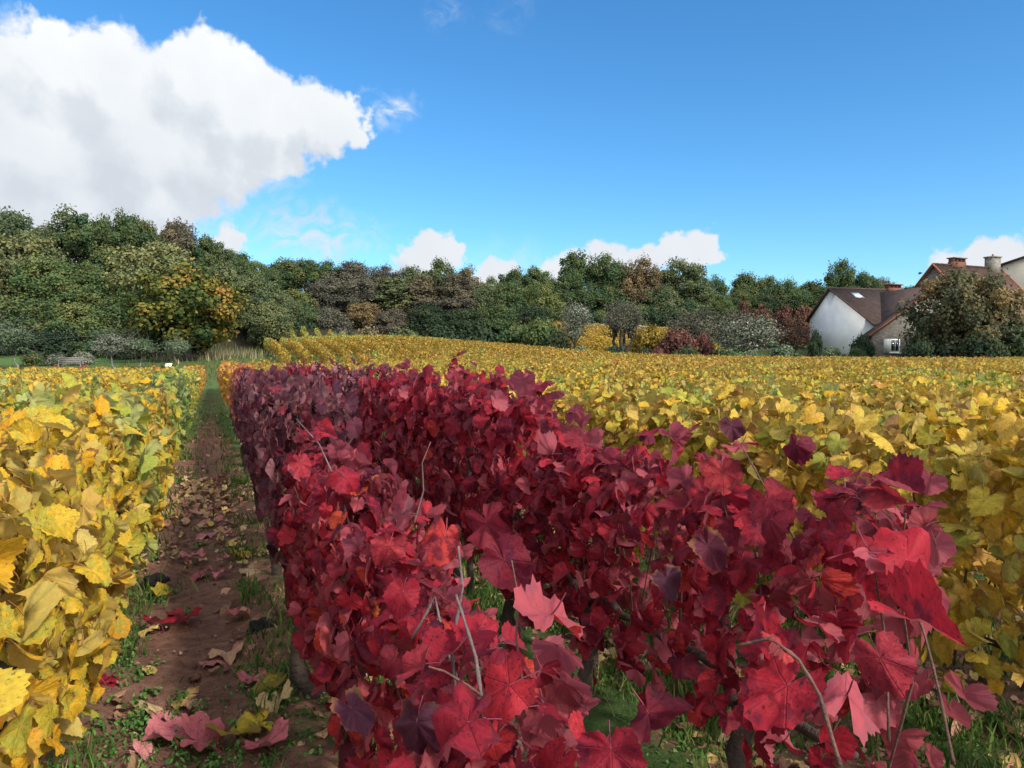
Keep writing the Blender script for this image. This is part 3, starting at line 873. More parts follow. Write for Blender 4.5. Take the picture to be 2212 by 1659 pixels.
def clods_stuff():
    rg = np.random.default_rng(53)
    t, s = near_spots(11000, rg, 12, -.9, 5., 3.)
    x, y = row_xy(t, s); ok = in_view(x, y); x, y = x[ok], y[ok]; N = len(x)
    base = np.array([(1, 0, 0), (-1, 0, 0), (0, 1, 0), (0, -1, 0), (0, 0, 1), (0, 0, -1)], float)
    tri = np.array([(4, 0, 2), (4, 2, 1), (4, 1, 3), (4, 3, 0), (5, 2, 0), (5, 1, 2), (5, 3, 1), (5, 0, 3)])
    sz = np.exp(rg.normal(-5.1, .65, N))
    L = base[None] * rg.uniform(.6, 1.3, (N, 6, 1)) + rg.normal(0, .15, (N, 6, 3))
    L[:, :, 2] *= .6
    v = L * sz[:, None, None] + np.stack([x, y, terrain(x, y) + .012], 1)[:, None]
    f = (tri.ravel()[None] + (np.arange(N) * 6)[:, None]).ravel()
    u = np.repeat(np.stack([0 * x, 0 * x, rg.uniform(0, 1, N)], 1)[:, None], 6, 1).reshape(-1, 3)
    m = tree_mat('clods_and_stones', [(0, (.06, .032, .024)), (.55, (.20, .10, .07)), (.8, (.30, .18, .13)), (1, (.42, .33, .25))], 0, 0)
    o = link('gravel', mesh_np('gravel', v.reshape(-1, 3), f, np.full(N * 8, 3), u, [m], None, False))
    tag(o, 'small stones and crumbs of brown soil on the path', 'stones', None, 'stuff')
clods_stuff()

# ------------------------------------------------------------------ trellises, hero canes and leaves, loose things near by
def trellis(k, t0, t1, step, label):
    x0, y0 = row_xy(t0, .42 + SPACING * k)
    root = empty('vine_trellis', (x0, y0, gz(x0, y0)), A)
    tag(root, label, 'trellis', None)
    t = t0; tops = []
    while t <= t1:
        x, y = row_xy(t, .42 + SPACING * k)
        z = gz(x, y) - gz(x0, y0)
        b = MB(); lean = random.uniform(-.03, .03)
        b.tube([(0, 0, -.3), (lean * .5, 0, .6), (lean, 0, 1.16)], [.022, .020, .019], 7)
        p = b.build('post', POST, root); p.location = (0, t - t0, z)
        tops.append((0, t - t0, z)); t += step
    for h in (.48, .78, 1.04):
        b = MB()
        b.tube([(q[0] + .03, q[1], q[2] + h) for q in tops], .0018, 4)
        b.build('wire', WIRE, root)

trellis(-1, 2.4, 43, 5.5, 'post and wire trellis under the yellow row left of the path')
trellis(0, 6.0, 43, 5.5, 'post and wire trellis under the red row right of the path')
trellis(1, 4.6, 43, 5.5, 'post and wire trellis under the second red row')
trellis(2, 3.2, 43, 5.5, 'post and wire trellis under the first yellow row behind the red')

vines = [o for o in bpy.data.objects if o.name.startswith('grapevine')]
def nearest_vine(x, y): return min(vines, key=lambda o: (o.location.x - x) ** 2 + (o.location.y - y) ** 2)

def to_local(root, p):
    return Matrix.Rotation(-root.rotation_euler.z, 3, 'Z') @ (Vector(p) - root.location)

HEROCANE = [
    (GREYCANE, .0060, [(985, 1500, 1.30), (975, 1400, 1.33), (1000, 1270, 1.33), (990, 1180, 1.36)]),
    (GREYCANE, .0060, [(1050, 1580, 1.16), (1028, 1420, 1.18), (1000, 1330, 1.20), (985, 1285, 1.22)]),
    (CANE, .0045, [(1050, 1510, 1.17), (1010, 1480, 1.16), (960, 1450, 1.15), (925, 1440, 1.14)]),
    (CANE, .0048, [(1815, 1655, .80), (1770, 1500, .82), (1725, 1425, .83), (1665, 1378, .84), (1590, 1395, .86)]),
    (CANE, .0040, [(1130, 1480, 1.25), (1115, 1380, 1.27), (1120, 1290, 1.3), (1105, 1210, 1.32)]),
    (GREYCANE, .0055, [(890, 1380, 1.55), (940, 1290, 1.56), (960, 1390, 1.52), (1010, 1520, 1.40)]),
    (GREYCANE, .0060, [(770, 1190, 2.6), (735, 1060, 2.7), (690, 960, 2.8), (640, 905, 2.9)]),
    (CANE, .0050, [(895, 1130, 2.2), (915, 1060, 2.3), (912, 1000, 2.35), (930, 955, 2.4)]),
]
HEROLEAF = [  # u, v (stalk end), depth, width in frame pixels, sort, up-tilt, tip angle (0 down, + right)
    (1700, 1480, .86, 270, 'red', .1, -20), (1660, 1385, .90, 210, 'red', .4, -60), (1690, 1395, .84, 120, 'scarlet', .5, 160), (1830, 1500, .90, 240, 'red', -.2, 15), (1900, 1420, 1.0, 200, 'scarlet', .1, 0),
    (900, 1440, 1.16, 170, 'scarlet', .2, -80), (1190, 1330, 1.18, 250, 'red', .3, -10), (1100, 1480, 1.05, 250, 'red', .5, -40), (1400, 1540, 1.0, 200, 'red', .2, 10),
    (1010, 1560, .98, 260, 'red', .5, -30), (1320, 1620, .93, 210, 'red', .2, 10), (900, 1560, 1.2, 200, 'purple', .2, -10), (760, 1530, 1.5, 170, 'purple', .1, 0),
    (1050, 1130, 1.55, 190, 'red', .2, 25), (960, 1160, 1.6, 170, 'red', .3, -15), (870, 1110, 1.9, 140, 'purple', .6, 0), (650, 1000, 2.8, 90, 'scarlet', .2, 0), (690, 930, 2.85, 95, 'red', .5, 30),
    (745, 1030, 2.6, 110, 'red', .4, 40), (1090, 1210, 1.35, 180, 'red', .1, 20), (870, 1280, 1.6, 130, 'red', -.3, -10), (840, 1180, 1.8, 120, 'scarlet', .0, -20),
    (1960, 1210, 1.50, 300, 'red', .2, 10), (1880, 1190, 1.55, 190, 'red', -.4, -30), (1910, 1060, 1.75, 130, 'scarlet', -.5, 0), 
    (1980, 1340, 1.35, 230, 'red', .2, 20), (1720, 960, 2.2, 110, 'red', .4, 0), (1580, 920, 2.5, 90, 'purple', .2, 0), (1600, 960, 2.4, 100, 'red', .1, 20), (1560, 1020, 2.3, 140, 'scarlet', .2, -10), (1660, 1080, 2.1, 170, 'scarlet', .3, 0),
    (1850, 1060, 1.9, 120, 'purple', .2, 0), (1530, 1180, 2.0, 140, 'purple', .1, 0), (1440, 1250, 2.2, 110, 'purple', .1, 0),
]
x1, y1 = row_xy(1.45, .42)
va = nearest_vine(x1, y1)
x2, y2 = row_xy(1.45, .42 + SPACING)
vb = nearest_vine(x2, y2)
va['label'] = 'sparse crimson grapevine with bare grey canes, nearest the viewer'
vb['label'] = 'crimson grapevine with large scarlet leaves at the bottom right edge'
for (m, r0, pts) in HEROCANE:
    link('cane', cane_mesh('hero_cane', [to_local(va, at(*p)) for p in pts], r0 * .5, r0 * .28, m), va)
for (m, r0, pts) in [(CANE, .007, [(1720, 1170, 2.15), (1685, 1110, 2.2), (1640, 1030, 2.25), (1600, 960, 2.3)]), (CANE, .006, [(1810, 1250, 1.8), (1815, 1150, 1.82), (1825, 1060, 1.85), (1822, 1000, 1.88)]),
                     (CANE, .006, [(2060, 1650, 1.35), (2030, 1500, 1.38), (2000, 1380, 1.4), (1960, 1260, 1.45)]), (CANE, .006, [(1920, 1600, 1.6), (1915, 1400, 1.62), (1900, 1300, 1.6), (1890, 1240, 1.58)])]:
    link('cane', cane_mesh('hero_cane', [to_local(vb, at(*p)) for p in pts], r0 * .5, r0 * .28, m), vb)
rgh = np.random.default_rng(77)
by = {}
for (u, v, y, w, sort, tilt, ang) in HEROLEAF:
    own = 0 if (u < 1500 and v > 1000 and y < 1.7) or y < 1.05 or (u < 1000) else 1
    by.setdefault((own, sort), []).append((u, v, y, w, tilt, ang))
for (own, sort), lst in by.items():
    root = (va, vb)[own]
    rot = np.array(Matrix.Rotation(-root.rotation_euler.z, 3, 'Z'))
    P_, N_, T_, S_ = [], [], [], []
    for (u, v, y, w, tilt, ang) in lst:
        p = at(u, v, y); P_.append(np.array(to_local(root, p)))
        n = np.array([-p.x, -p.y, EYE - p.z]); n /= np.linalg.norm(n)
        n = n + np.array([0, 0, tilt]) + rgh.normal(0, .50, 3)
        tp = np.array([math.sin(R(ang)), -.15, -math.cos(R(ang))]) + rgh.normal(0, .35, 3)
        N_.append(rot @ n); T_.append(rot @ tp); S_.append(w * y / F * .60)
    n = len(P_)
    v_, f_, s_, u_ = leaves(HI, np.array(P_), np.array(N_), np.array(T_), np.array(S_), rgh.uniform(.1, .9, n), rgh, .65, .24)
    link('foliage', mesh_np('hero_foliage', v_, f_, s_, u_, [V[sort]]), root)

# fallen leaves lying singly on the path
FALLEN = [(375, 1610, 'red', 95, 'pink'), (430, 1620, 'red', 85, 'pink'), (500, 1605, 'yellow', 90, 'yellow'), (560, 1580, 'yellow', 70, 'yellow'), (575, 1630, 'red', 80, 'pink'), (490, 1425, 'dry', 60, 'cream'), (530, 1415, 'dry', 55, 'cream'),
          (545, 1480, 'red', 50, 'pink'), (315, 1530, 'dry', 60, 'tan'), (405, 1515, 'dry', 50, 'tan'), (220, 1490, 'red', 48, 'dark red'), (345, 1360, 'red', 60, 'dark red'), (395, 1350, 'red', 55, 'dark red'), (320, 1370, 'dry', 40, 'tan'),
          (590, 1500, 'yellow', 65, 'yellow'), (440, 1240, 'red', 40, 'pink'), (480, 1245, 'red', 32, 'pink'), (300, 1640, 'red', 40, 'pink'), (260, 1365, 'yellow', 45, 'yellow'), (510, 1340, 'dry', 40, 'tan'), (560, 1450, 'red', 40, 'pink'),
          (455, 1440, 'dry', 50, 'tan'), (350, 1290, 'yellow', 40, 'yellow'), (415, 1210, 'red', 40, 'pink'), (450, 1160, 'red', 34, 'pink'), (545, 1240, 'dry', 50, 'tan'), (520, 1200, 'yellow', 42, 'yellow'), (600, 1530, 'dry', 60, 'tan'), (345, 1570, 'red', 40, 'pink')]
fmesh = []
for i in range(6):
    rg_ = np.random.default_rng(800 + i)
    v_, f_, s_, u_ = leaves(HI, np.zeros((1, 3)), np.array([[rg_.normal(0, .15), rg_.normal(0, .15), 1]]), np.array([[0, 1., 0]]), np.ones(1), rg_.uniform(0, 1, 1), rg_, .05, .22)
    fmesh.append(mesh_np('fallen_leaf', v_, f_, s_, u_, [V['dry']]))
for (u, v, sort, wpx, word) in FALLEN:
    p = on_ground(u, v); w = wpx * p.y / F * 1.15
    o = link('fallen_leaf', fmesh[random.randrange(6)])
    o.location = (p.x, p.y, p.z + .012 + .12 * w); o.scale = (w, w, w); o.rotation_euler = (random.uniform(-.2, .2), random.uniform(-.2, .2), random.uniform(0, 6.28))
    set_mat(o, V['pink' if word == 'pink' else sort])
    tag(o, f'{word} fallen vine leaf lying on the brown soil of the path', 'fallen leaf', f'{word} fallen leaves on the path')

def clod(u, v, wpx, label):
    p = on_ground(u, v); r = wpx * p.y / F / 2
    import bmesh
    bm = bmesh.new(); bmesh.ops.create_icosphere(bm, subdivisions=4, radius=1)
    for q in bm.verts:
        d = q.co.normalized()
        n = sum(math.sin(d.dot(Vector(w)) + a) * b for w, a, b in [((3, 1, 2), 0, .16), ((-2, 4, 1), 1, .14), ((5, -3, 4), 2, .12), ((9, 7, -6), 3, .08), ((-11, 12, 8), 1, .06), ((19, -14, 17), 2, .04)])
        q.co = d * (1 + n); q.co.z *= .55; q.co.x *= 1.25
    bm.normal_update()
    me = bpy.data.meshes.new('clod'); bm.to_mesh(me); bm.free(); me.materials.append(CLOD)
    o = link('soil_clod', me); o.scale = (r, r, r); o.location = (p.x, p.y, p.z + r * .28); o.rotation_euler.z = random.uniform(0, 6)
    tag(o, label, 'clod', None)
CLOD = simple('black_crumbly_soil', (.016, .013, .012), .95, .5, 5, 1., 9)
clod(332, 1262, 46, 'large black clod beside green weeds left of the path')
clod(562, 1362, 52, 'black clod lying on bare soil beside the red vines')
for i in range(16):
    u, v = random.uniform(180, 580), random.uniform(1280, 1650)
    p = on_ground(u, v); ln = random.uniform(.10, .32); b = MB()
    d = random.uniform(0, 6.28); X = Vector((math.cos(d), math.sin(d), 0))
    b.tube([(0, 0, 0), X * ln * .35 + Vector((0, .01, .012)), X * ln * .7 + Vector((.01, 0, .006)), X * ln], [.0028, .0026, .0022, .0015], 5)
    o = b.build('twig', CANE, None, True); o.location = (p.x, p.y, p.z + .014)
    tag(o, 'thin brown vine pruning lying on the bare path soil', 'twig', 'prunings on the path')

# ------------------------------------------------------------------ trees
def crown_mesh(name, rg, Rr, zb, zt, nc, per, leaf, cr=(.22, .36), shell=.45, squash=.8, top=None, bias=None, jit=.55, boxy=0):
    zc, hz = (zb + zt) / 2, (zt - zb) / 2
    C = []
    while len(C) < nc:
        d = rg.normal(0, 1, 3); d /= np.linalg.norm(d)
        if boxy: d = d / (np.sum(np.abs(d) ** boxy)) ** (1 / boxy)
        rf = rg.uniform(shell, 1) if rg.uniform() < .8 else rg.uniform(.1, 1)
        p = d * rf
        tap = 1 - .28 * max(0, p[2]) ** 2 if top is None else 1 - top * max(0, p[2])
        C.append((p[0] * Rr * .82 * tap, p[1] * Rr * .82 * tap, zc + p[2] * hz * .86))
    C = np.array(C); r = Rr * rg.uniform(cr[0], cr[1], nc)
    crn = rg.uniform(0, 1, nc)
    idx = np.repeat(np.arange(nc), per); N = len(idx)
    d = unit(rg.normal(0, 1, (N, 3)))
    lum = 1 + .28 * np.sin(d[:, 0] * 5 + idx) * np.sin(d[:, 1] * 6 + idx * 2)
    rad = r[idx] * rg.uniform(.45, 1.05, N) * lum
    rad = rad * np.where(rg.uniform(0, 1, N) < .16, rg.uniform(1.1, 1.55, N), 1)
    P_ = C[idx] + d * rad[:, None] * np.array([1, 1, squash])
    P_[:, 2] = np.maximum(P_[:, 2], .12)
    out = unit((C[idx] - np.array([0, 0, zc])) * np.array([1, 1, .9]))
    nr = d * .8 + out * .35 + np.array([0, 0, .25]) + rg.normal(0, jit, (N, 3))
    tp = rg.normal(0, 1, (N, 3)) + np.array([0, 0, -.4])
    rv = .55 * crn[idx] + .45 * rg.uniform(0, 1, N)
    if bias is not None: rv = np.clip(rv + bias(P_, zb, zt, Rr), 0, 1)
    tpl = dict(v=np.array([(0, -.55, 0), (.55, -.1, .08), (.30, .65, -.05), (-.28, .55, .06), (-.6, .02, -.06)], float), f=np.array([0, 1, 2, 3, 4]), s=np.array([5]))
    tpl['uv'] = tpl['v'][:, :2].copy()
    v, f, s, u = leaves(tpl, P_, nr, tp, leaf * rg.uniform(.6, 1.4, N) * 1.3, rv, rg, .1, 0)
    return mesh_np(name, v, f, s, u, [TM['dark']], None, False), C

def limbs_mesh(name, rg, C, zb, H, r0, nl=14, mat=None, fork=.3, twigs=0):
    b = MB()
    top = Vector((rg.normal(0, .25), rg.normal(0, .25), H * .72)); base = Vector((0, 0, -.4))
    pts = [base, Vector((rg.normal(0, .05), rg.normal(0, .05), .5)), top * .35 + Vector((rg.normal(0, .12), rg.normal(0, .12), 0)), top * .7 + Vector((rg.normal(0, .2), rg.normal(0, .2), 0)), top]
    b.tube(pts, [r0 * 1.35, r0, r0 * .78, r0 * .5, r0 * .15], 8)
    for j in rg.choice(len(C), min(nl, len(C)), replace=False):
        c = Vector(C[j]); h = min(max(fork * H, .35 * c.z + rg.uniform(0, .25) * H), .68 * H)
        f = h / (H * .72); i = 1 + min(int(f * 3), 2)
        q = pts[i].lerp(pts[min(i + 1, 4)], (f * 3) % 1) if i < 4 else pts[4]
        q = Vector((q.x, q.y, q.z))
        m = q.lerp(c, .5) + Vector((rg.normal(0, .2), rg.normal(0, .2), .25))
        rr = r0 * rg.uniform(.25, .45)
        b.tube([q, m, c], [rr, rr * .65, rr * .2], 6)
        for _ in range(twigs):
            e = c + Vector(rg.normal(0, 1, 3)) * .75; e.z = max(e.z, .3)
            b.tube([m.lerp(c, rg.uniform(.2, .9)), m.lerp(e, .6) + Vector(rg.normal(0, .1, 3)), e], [rr * .3, rr * .2, rr * .06], 4)
    return b.mesh(name, [mat or TRUNK], True)

KIND = {}
def kind(key, n, seed, H, **kw):
    lk = dict(nl=kw.pop('nl', 14), mat=kw.pop('bark', None), fork=kw.pop('fork', .3), twigs=kw.pop('twigs', 0))
    r0 = kw.pop('r0', .26); lst = []
    for i in range(n):
        rg = np.random.default_rng(seed + i)
        me, C = crown_mesh('crown_' + key, rg, **kw)
        lst.append((me, limbs_mesh('trunk_' + key, rg, C, kw['zb'], H, r0, **lk)))
    KIND[key] = (lst, kw['Rr'], kw['zt'])

kind('full', 6, 1000, 9, Rr=4., zb=.3, zt=9, nc=135, per=165, leaf=.20, cr=(.12, .30), squash=.95)
kind('oak', 4, 1100, 9.5, Rr=4., zb=2.0, zt=9.5, nc=60, per=220, leaf=.20, cr=(.11, .27), squash=.95, shell=.35, nl=26, jit=.6)
kind('tall', 3, 1200, 11, Rr=3.2, zb=.8, zt=11, nc=120, per=160, leaf=.20, cr=(.16, .32))
kind('shrub', 3, 1300, 2.6, Rr=1.8, zb=.05, zt=2.6, nc=40, per=120, leaf=.17, cr=(.22, .36), r0=.06)
kind('thin', 3, 1400, 6.2, Rr=3., zb=1.2, zt=6.3, nc=60, per=48, leaf=.15, cr=(.2, .34), nl=34, twigs=5, r0=.20, fork=.2)
kind('young', 3, 1500, 3.2, Rr=1.35, zb=1.45, zt=3.3, nc=40, per=62, leaf=.10, cr=(.18, .34), nl=26, twigs=4, r0=.06, bark=PALETRUNK, fork=.40)

def place(u, vtop, wpx, y, kd, mat, label, group=None, name='tree', cat='tree', only=None, hmin=1.0):
    lst, Rr, zt = KIND[kd]
    x = (u - W2) / F * y; z0 = gz(x, y)
    zt_ = at(u, vtop, y).z
    h = max(hmin, zt_ - z0); w = wpx * y / F
    if h < .8 * w: z0 -= .8 * w - h; h = .8 * w      # a crown whose lower half is behind the brow
    me, tr = lst[only if only is not None else random.randrange(len(lst))]
    root = empty(name, (x, y, z0), random.uniform(0, 6.28))
    tag(root, label, cat, group)
    sx = w / (2 * Rr * 1.06); sz = h / (zt * 1.04)
    c = link('crown', me, root); c.scale = (sx, sx, sz); set_mat(c, TM[mat])
    t = link('trunk', tr, root); t.scale = (sx, sx, sz)
    return root

ADJ = {'dark': 'dark green', 'green': 'mid green', 'olive': 'olive green', 'yellowish': 'yellowish green', 'brown': 'brownish', 'tan': 'tan brown', 'mauve': 'thin grey brown', 'ivy': 'very dark green'}
def forest(lst, region):
    for (u, vt, w, y, kd, mat) in lst:
        w *= 1.16
        word = {'full': 'bushy', 'oak': 'open crowned', 'tall': 'tall narrow', 'shrub': 'low', 'thin': 'thinly leaved'}[kd]
        nm = 'shrub' if kd == 'shrub' else 'tree'
        place(u, vt, w, y, kd, mat, f'{word} {ADJ[mat]} {nm} {region}', f'{word} {ADJ[mat]} {nm}s {region}', 'woodland_shrub' if nm == 'shrub' else 'woodland_tree', nm)

forest([(-90, 430, 190, 90, 'full', 'green'), (35, 428, 150, 90, 'oak', 'olive'), (110, 470, 120, 88, 'full', 'olive'), (172, 432, 150, 88, 'oak', 'dark'), (235, 445, 90, 90, 'oak', 'dark'), (285, 437, 110, 89, 'oak', 'dark'), (330, 470, 90, 90, 'oak', 'dark'),
        (388, 452, 120, 90, 'oak', 'brown'), (450, 492, 100, 90, 'oak', 'dark'), (500, 520, 100, 92, 'full', 'dark'), (545, 548, 80, 92, 'full', 'green'), (585, 575, 60, 92, 'full', 'dark')], 'on the ridge of the left wood')
forest([(-60, 500, 230, 76, 'full', 'olive'), (60, 470, 190, 78, 'full', 'olive'), (120, 540, 180, 74, 'full', 'green'), (240, 520, 150, 76, 'full', 'dark'), (205, 580, 160, 72, 'full', 'green'), (490, 555, 130, 76, 'full', 'olive'), (560, 580, 130, 75, 'full', 'olive'),
        (-20, 600, 210, 69, 'full', 'dark'), (90, 620, 180, 68, 'full', 'dark'), (180, 640, 160, 67, 'full', 'green'), (270, 620, 150, 69, 'full', 'dark'), (30, 680, 150, 66, 'full', 'ivy'), (140, 690, 150, 65, 'full', 'ivy'), (235, 700, 140, 65, 'full', 'dark'),
        (300, 690, 130, 64, 'full', 'ivy'), (580, 640, 110, 72, 'full', 'olive'), (-60, 690, 150, 66, 'full', 'ivy')], 'in the left wood')
place(350, 488, 240, 72, 'full', 'yellowish', 'large yellowish green tree rising behind the orange topped round tree', None, 'woodland_tree', 'tree', 1)
forest([(615, 550, 110, 106, 'full', 'dark'), (660, 548, 90, 107, 'oak', 'dark'), (705, 556, 100, 106, 'full', 'green'), (765, 556, 110, 105, 'full', 'mauve'), (830, 566, 100, 106, 'full', 'brown'), (890, 560, 90, 106, 'oak', 'olive'), (945, 550, 110, 104, 'oak', 'dark'),
        (1005, 562, 90, 104, 'oak', 'brown'), (1060, 592, 70, 106, 'oak', 'olive'), (1110, 568, 90, 108, 'oak', 'dark'), (1155, 562, 90, 108, 'oak', 'green'), (1200, 580, 90, 108, 'oak', 'dark')], 'on the skyline of the middle wood')
forest([(640, 610, 110, 96, 'full', 'green'), (705, 590, 120, 97, 'full', 'mauve'), (775, 588, 120, 97, 'full', 'mauve'), (850, 590, 120, 97, 'tall', 'olive'), (915, 585, 110, 97, 'tall', 'brown'), (985, 582, 110, 96, 'tall', 'brown'), (1045, 600, 90, 97, 'full', 'olive'), (1105, 600, 120, 97, 'full', 'dark'), (1170, 605, 100, 97, 'full', 'green'),
        (635, 670, 110, 90, 'full', 'ivy'), (700, 660, 110, 90, 'full', 'mauve'), (790, 640, 90, 90, 'full', 'tan'), (850, 660, 100, 90, 'full', 'brown'), (925, 650, 110, 90, 'full', 'ivy'), (1000, 650, 110, 90, 'full', 'ivy'), (1075, 650, 110, 90, 'full', 'dark'), (1140, 650, 100, 92, 'full', 'ivy'),
        (560, 690, 70, 78, 'shrub', 'ivy'), (610, 690, 90, 82, 'shrub', 'dark'), (670, 700, 90, 86, 'shrub', 'ivy'), (730, 700, 100, 86, 'shrub', 'mauve'), (800, 705, 90, 86, 'shrub', 'brown'), (870, 708, 90, 87, 'shrub', 'olive'), (950, 700, 100, 87, 'shrub', 'ivy'), (1030, 700, 100, 87, 'shrub', 'ivy'), (1110, 695, 90, 87, 'shrub', 'dark'), (1165, 690, 90, 85, 'shrub', 'green')], 'in the middle wood')
place(1245, 522, 120, 112, 'oak', 'dark', 'tallest dark oak on the skyline above the dark bare tree', None, 'woodland_tree', 'tree', 1)
place(1385, 545, 130, 110, 'full', 'tan', 'brown leaved oak on the skyline beside an olive green one', None, 'woodland_tree', 'tree', 2)
forest([(1305, 540, 110, 112, 'oak', 'dark'), (1340, 560, 90, 112, 'full', 'dark'), (1465, 543, 130, 112, 'oak', 'olive'), (1500, 580, 90, 112, 'full', 'olive'), (1250, 600, 110, 108, 'full', 'dark'), (1310, 610, 110, 108, 'full', 'dark'), (1430, 610, 120, 108, 'full', 'olive'), (1545, 585, 70, 125, 'oak', 'dark'), (1550, 630, 80, 115, 'full', 'green'),
        (1380, 650, 110, 107, 'full', 'green'), (1490, 640, 110, 108, 'full', 'dark')], 'on the skyline above the orchard')
forest([(1610, 580, 90, 150, 'full', 'dark'), (1660, 590, 90, 150, 'oak', 'dark'), (1705, 596, 80, 150, 'full', 'green'), (1755, 592, 90, 150, 'oak', 'dark'), (1818, 552, 90, 148, 'oak', 'dark'), (1865, 578, 80, 148, 'full', 'dark'), (1905, 590, 70, 150, 'full', 'brown'), (1600, 620, 80, 140, 'full', 'dark'), (1660, 620, 100, 140, 'full', 'ivy'),
        (1720, 622, 100, 140, 'full', 'dark'), (1780, 612, 100, 140, 'full', 'dark'), (1840, 612, 100, 140, 'full', 'dark'), (1900, 612, 90, 140, 'full', 'olive'), (1960, 606, 80, 150, 'oak', 'dark'), (2000, 600, 60, 150, 'oak', 'dark'), (2060, 590, 100, 150, 'full', 'dark'), (2200, 600, 120, 150, 'full', 'dark'), (2320, 600, 120, 150, 'full', 'dark')], 'in the wood behind the white house')

forest([(u + random.uniform(-15, 15), 632 + random.uniform(-15, 15), 100, 103, 'full', random.choice(['ivy', 'dark', 'ivy', 'mauve'])) for u in range(600, 1190, 62)], 'low behind the middle wood')
forest([(u + random.uniform(-8, 8), 664 + random.uniform(-8, 6), 60, 104, 'shrub', random.choice(['ivy', 'dark', 'dark'])) for u in range(1180, 1560, 40)], 'behind the orchard terrace wall')
forest([(608, 632, 105, 82, 'full', 'olive'), (655, 645, 110, 86, 'full', 'dark'), (705, 655, 105, 87, 'full', 'mauve'), (585, 665, 90, 77, 'full', 'dark'), (640, 690, 90, 83, 'full', 'ivy')], 'at the edge of the wood above the hill vines')
# the round orange topped tree
rg = np.random.default_rng(61)
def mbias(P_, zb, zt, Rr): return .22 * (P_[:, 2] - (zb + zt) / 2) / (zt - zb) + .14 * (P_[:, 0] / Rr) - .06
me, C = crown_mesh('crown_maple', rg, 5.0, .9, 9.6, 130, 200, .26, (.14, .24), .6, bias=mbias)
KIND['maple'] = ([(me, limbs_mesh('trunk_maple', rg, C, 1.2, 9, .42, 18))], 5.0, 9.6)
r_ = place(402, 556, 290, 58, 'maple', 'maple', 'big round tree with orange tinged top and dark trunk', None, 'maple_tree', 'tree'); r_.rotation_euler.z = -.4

# orchard on the right
rg = np.random.default_rng(62)
me, C = crown_mesh('crown_bare', rg, 2.7, 2.2, 6.0, 60, 60, .12, (.2, .34), .4, jit=.8)
b = MB()
b.tube([(0, 0, -.4), (.05, 0, .5), (.0, 0, 1.1)], [.42, .30, .30], 9)
for dx, dy in ((-1, .2), (1, -.1), (.3, .7), (-.4, -.7)):
    b.tube([(0, 0, .95), (dx * .55, dy * .5, 1.5), (dx * .95, dy * .8, 2.0), (dx * .75, dy * .8, 2.9), (dx * 1.5, dy * 1.2, 3.7)], [.24, .19, .16, .13, .06], 8)
for c in C[:40]:
    sgn = 1 if c[0] > 0 else -1
    s0 = Vector((sgn * random.uniform(.7, 1.2), (.4 if c[1] > 0 else -.4), random.uniform(2.2, 3.4)))
    e = Vector(c)
    b.tube([s0, s0.lerp(e, .5) + Vector((0, 0, .25)), e], [.07, .045, .012], 5)
    for _ in range(6):
        q = e + Vector(rg.normal(0, .55, 3)); b.tube([s0.lerp(e, random.uniform(.4, .9)), q], [.022, .006], 4)
KIND['forked'] = ([(me, b.mesh('trunk_forked', [TRUNK], True))], 2.7, 6.0)
place(1345, 636, 122, 76, 'forked', 'mauve', 'almost bare dark tree with forked trunk in the orchard', None, 'orchard_tree', 'tree')
place(1243, 644, 118, 80, 'thin', 'silver', 'pale silvery leaved tree left of the forked dark tree', None, 'orchard_tree', 'tree', 0)
place(1495, 650, 165, 88, 'thin', 'mauve', 'grey brown fruit tree above the red bushes', None, 'orchard_tree', 'tree', 1)
place(1570, 655, 150, 90, 'thin', 'mauve', 'wide grey brown tree beside the red sumac hedge', None, 'orchard_tree', 'tree', 2)
place(1618, 662, 175, 77, 'thin', 'silver', 'spreading grey white tree with a short pale trunk', None, 'orchard_tree', 'tree', 2)
place(1712, 672, 110, 83, 'thin', 'rust', 'reddish brown tree left of the white house', None, 'orchard_tree', 'tree', 1)
place(1405, 700, 88, 82, 'shrub', 'gold', 'golden yellow bush right of the forked dark tree', None, 'bush', 'bush', 0)
place(1460, 712, 100, 79, 'shrub', 'redbush', 'wide dull red bush in the orchard', None, 'bush', 'bush', 1)
place(1522, 716, 48, 79, 'shrub', 'redbush', 'small bright red bush beside the pale trunked tree', None, 'bush', 'bush', 2)
place(1605, 648, 45, 92, 'shrub', 'rust', 'small dark red bush standing above the red hedge', None, 'bush', 'bush', 1)
for u in (1640, 1690, 1735):
    place(u, 660, 75, 91, 'shrub', 'redbush' if u == 1690 else 'rust', {1640: 'rust red bush behind the pale trunked tree', 1690: 'brighter red bush in the middle of the red hedge', 1735: 'rust red bush touching the white house'}[u], None, 'bush', 'bush')
place(1690, 742, 84, 74, 'shrub', 'greygreen', 'rounded grey green bush left of the white gable', None, 'bush', 'bush', 0)
place(1170, 688, 95, 81, 'shrub', 'green', 'green bush between the wood and the silvery tree', None, 'bush', 'bush', 1)
place(1205, 715, 70, 79, 'shrub', 'ivy', 'dark bush under the silvery tree', None, 'bush', 'bush', 2)
place(1330, 746, 90, 73, 'shrub', 'ivy', 'low dark bush in front of the forked tree', None, 'bush', 'bush', 0)
place(1255, 748, 60, 73, 'shrub', 'greygreen', 'low pale bush below the silvery tree', None, 'bush', 'bush', 1)
place(1395, 752, 70, 73, 'shrub', 'ivy', 'low dark bush below the golden bush', None, 'bush', 'bush', 1)
place(1420, 750, 45, 73, 'shrub', 'redbush', 'low reddish bush at the field edge', None, 'bush', 'bush', 2)
place(1480, 746, 90, 74, 'shrub', 'ivy', 'low dark bush below the wide red bush', None, 'bush', 'bush', 2)
place(1560, 750, 80, 74, 'shrub', 'dark', 'low dark green bush left of the pale trunk', None, 'bush', 'bush', 0)
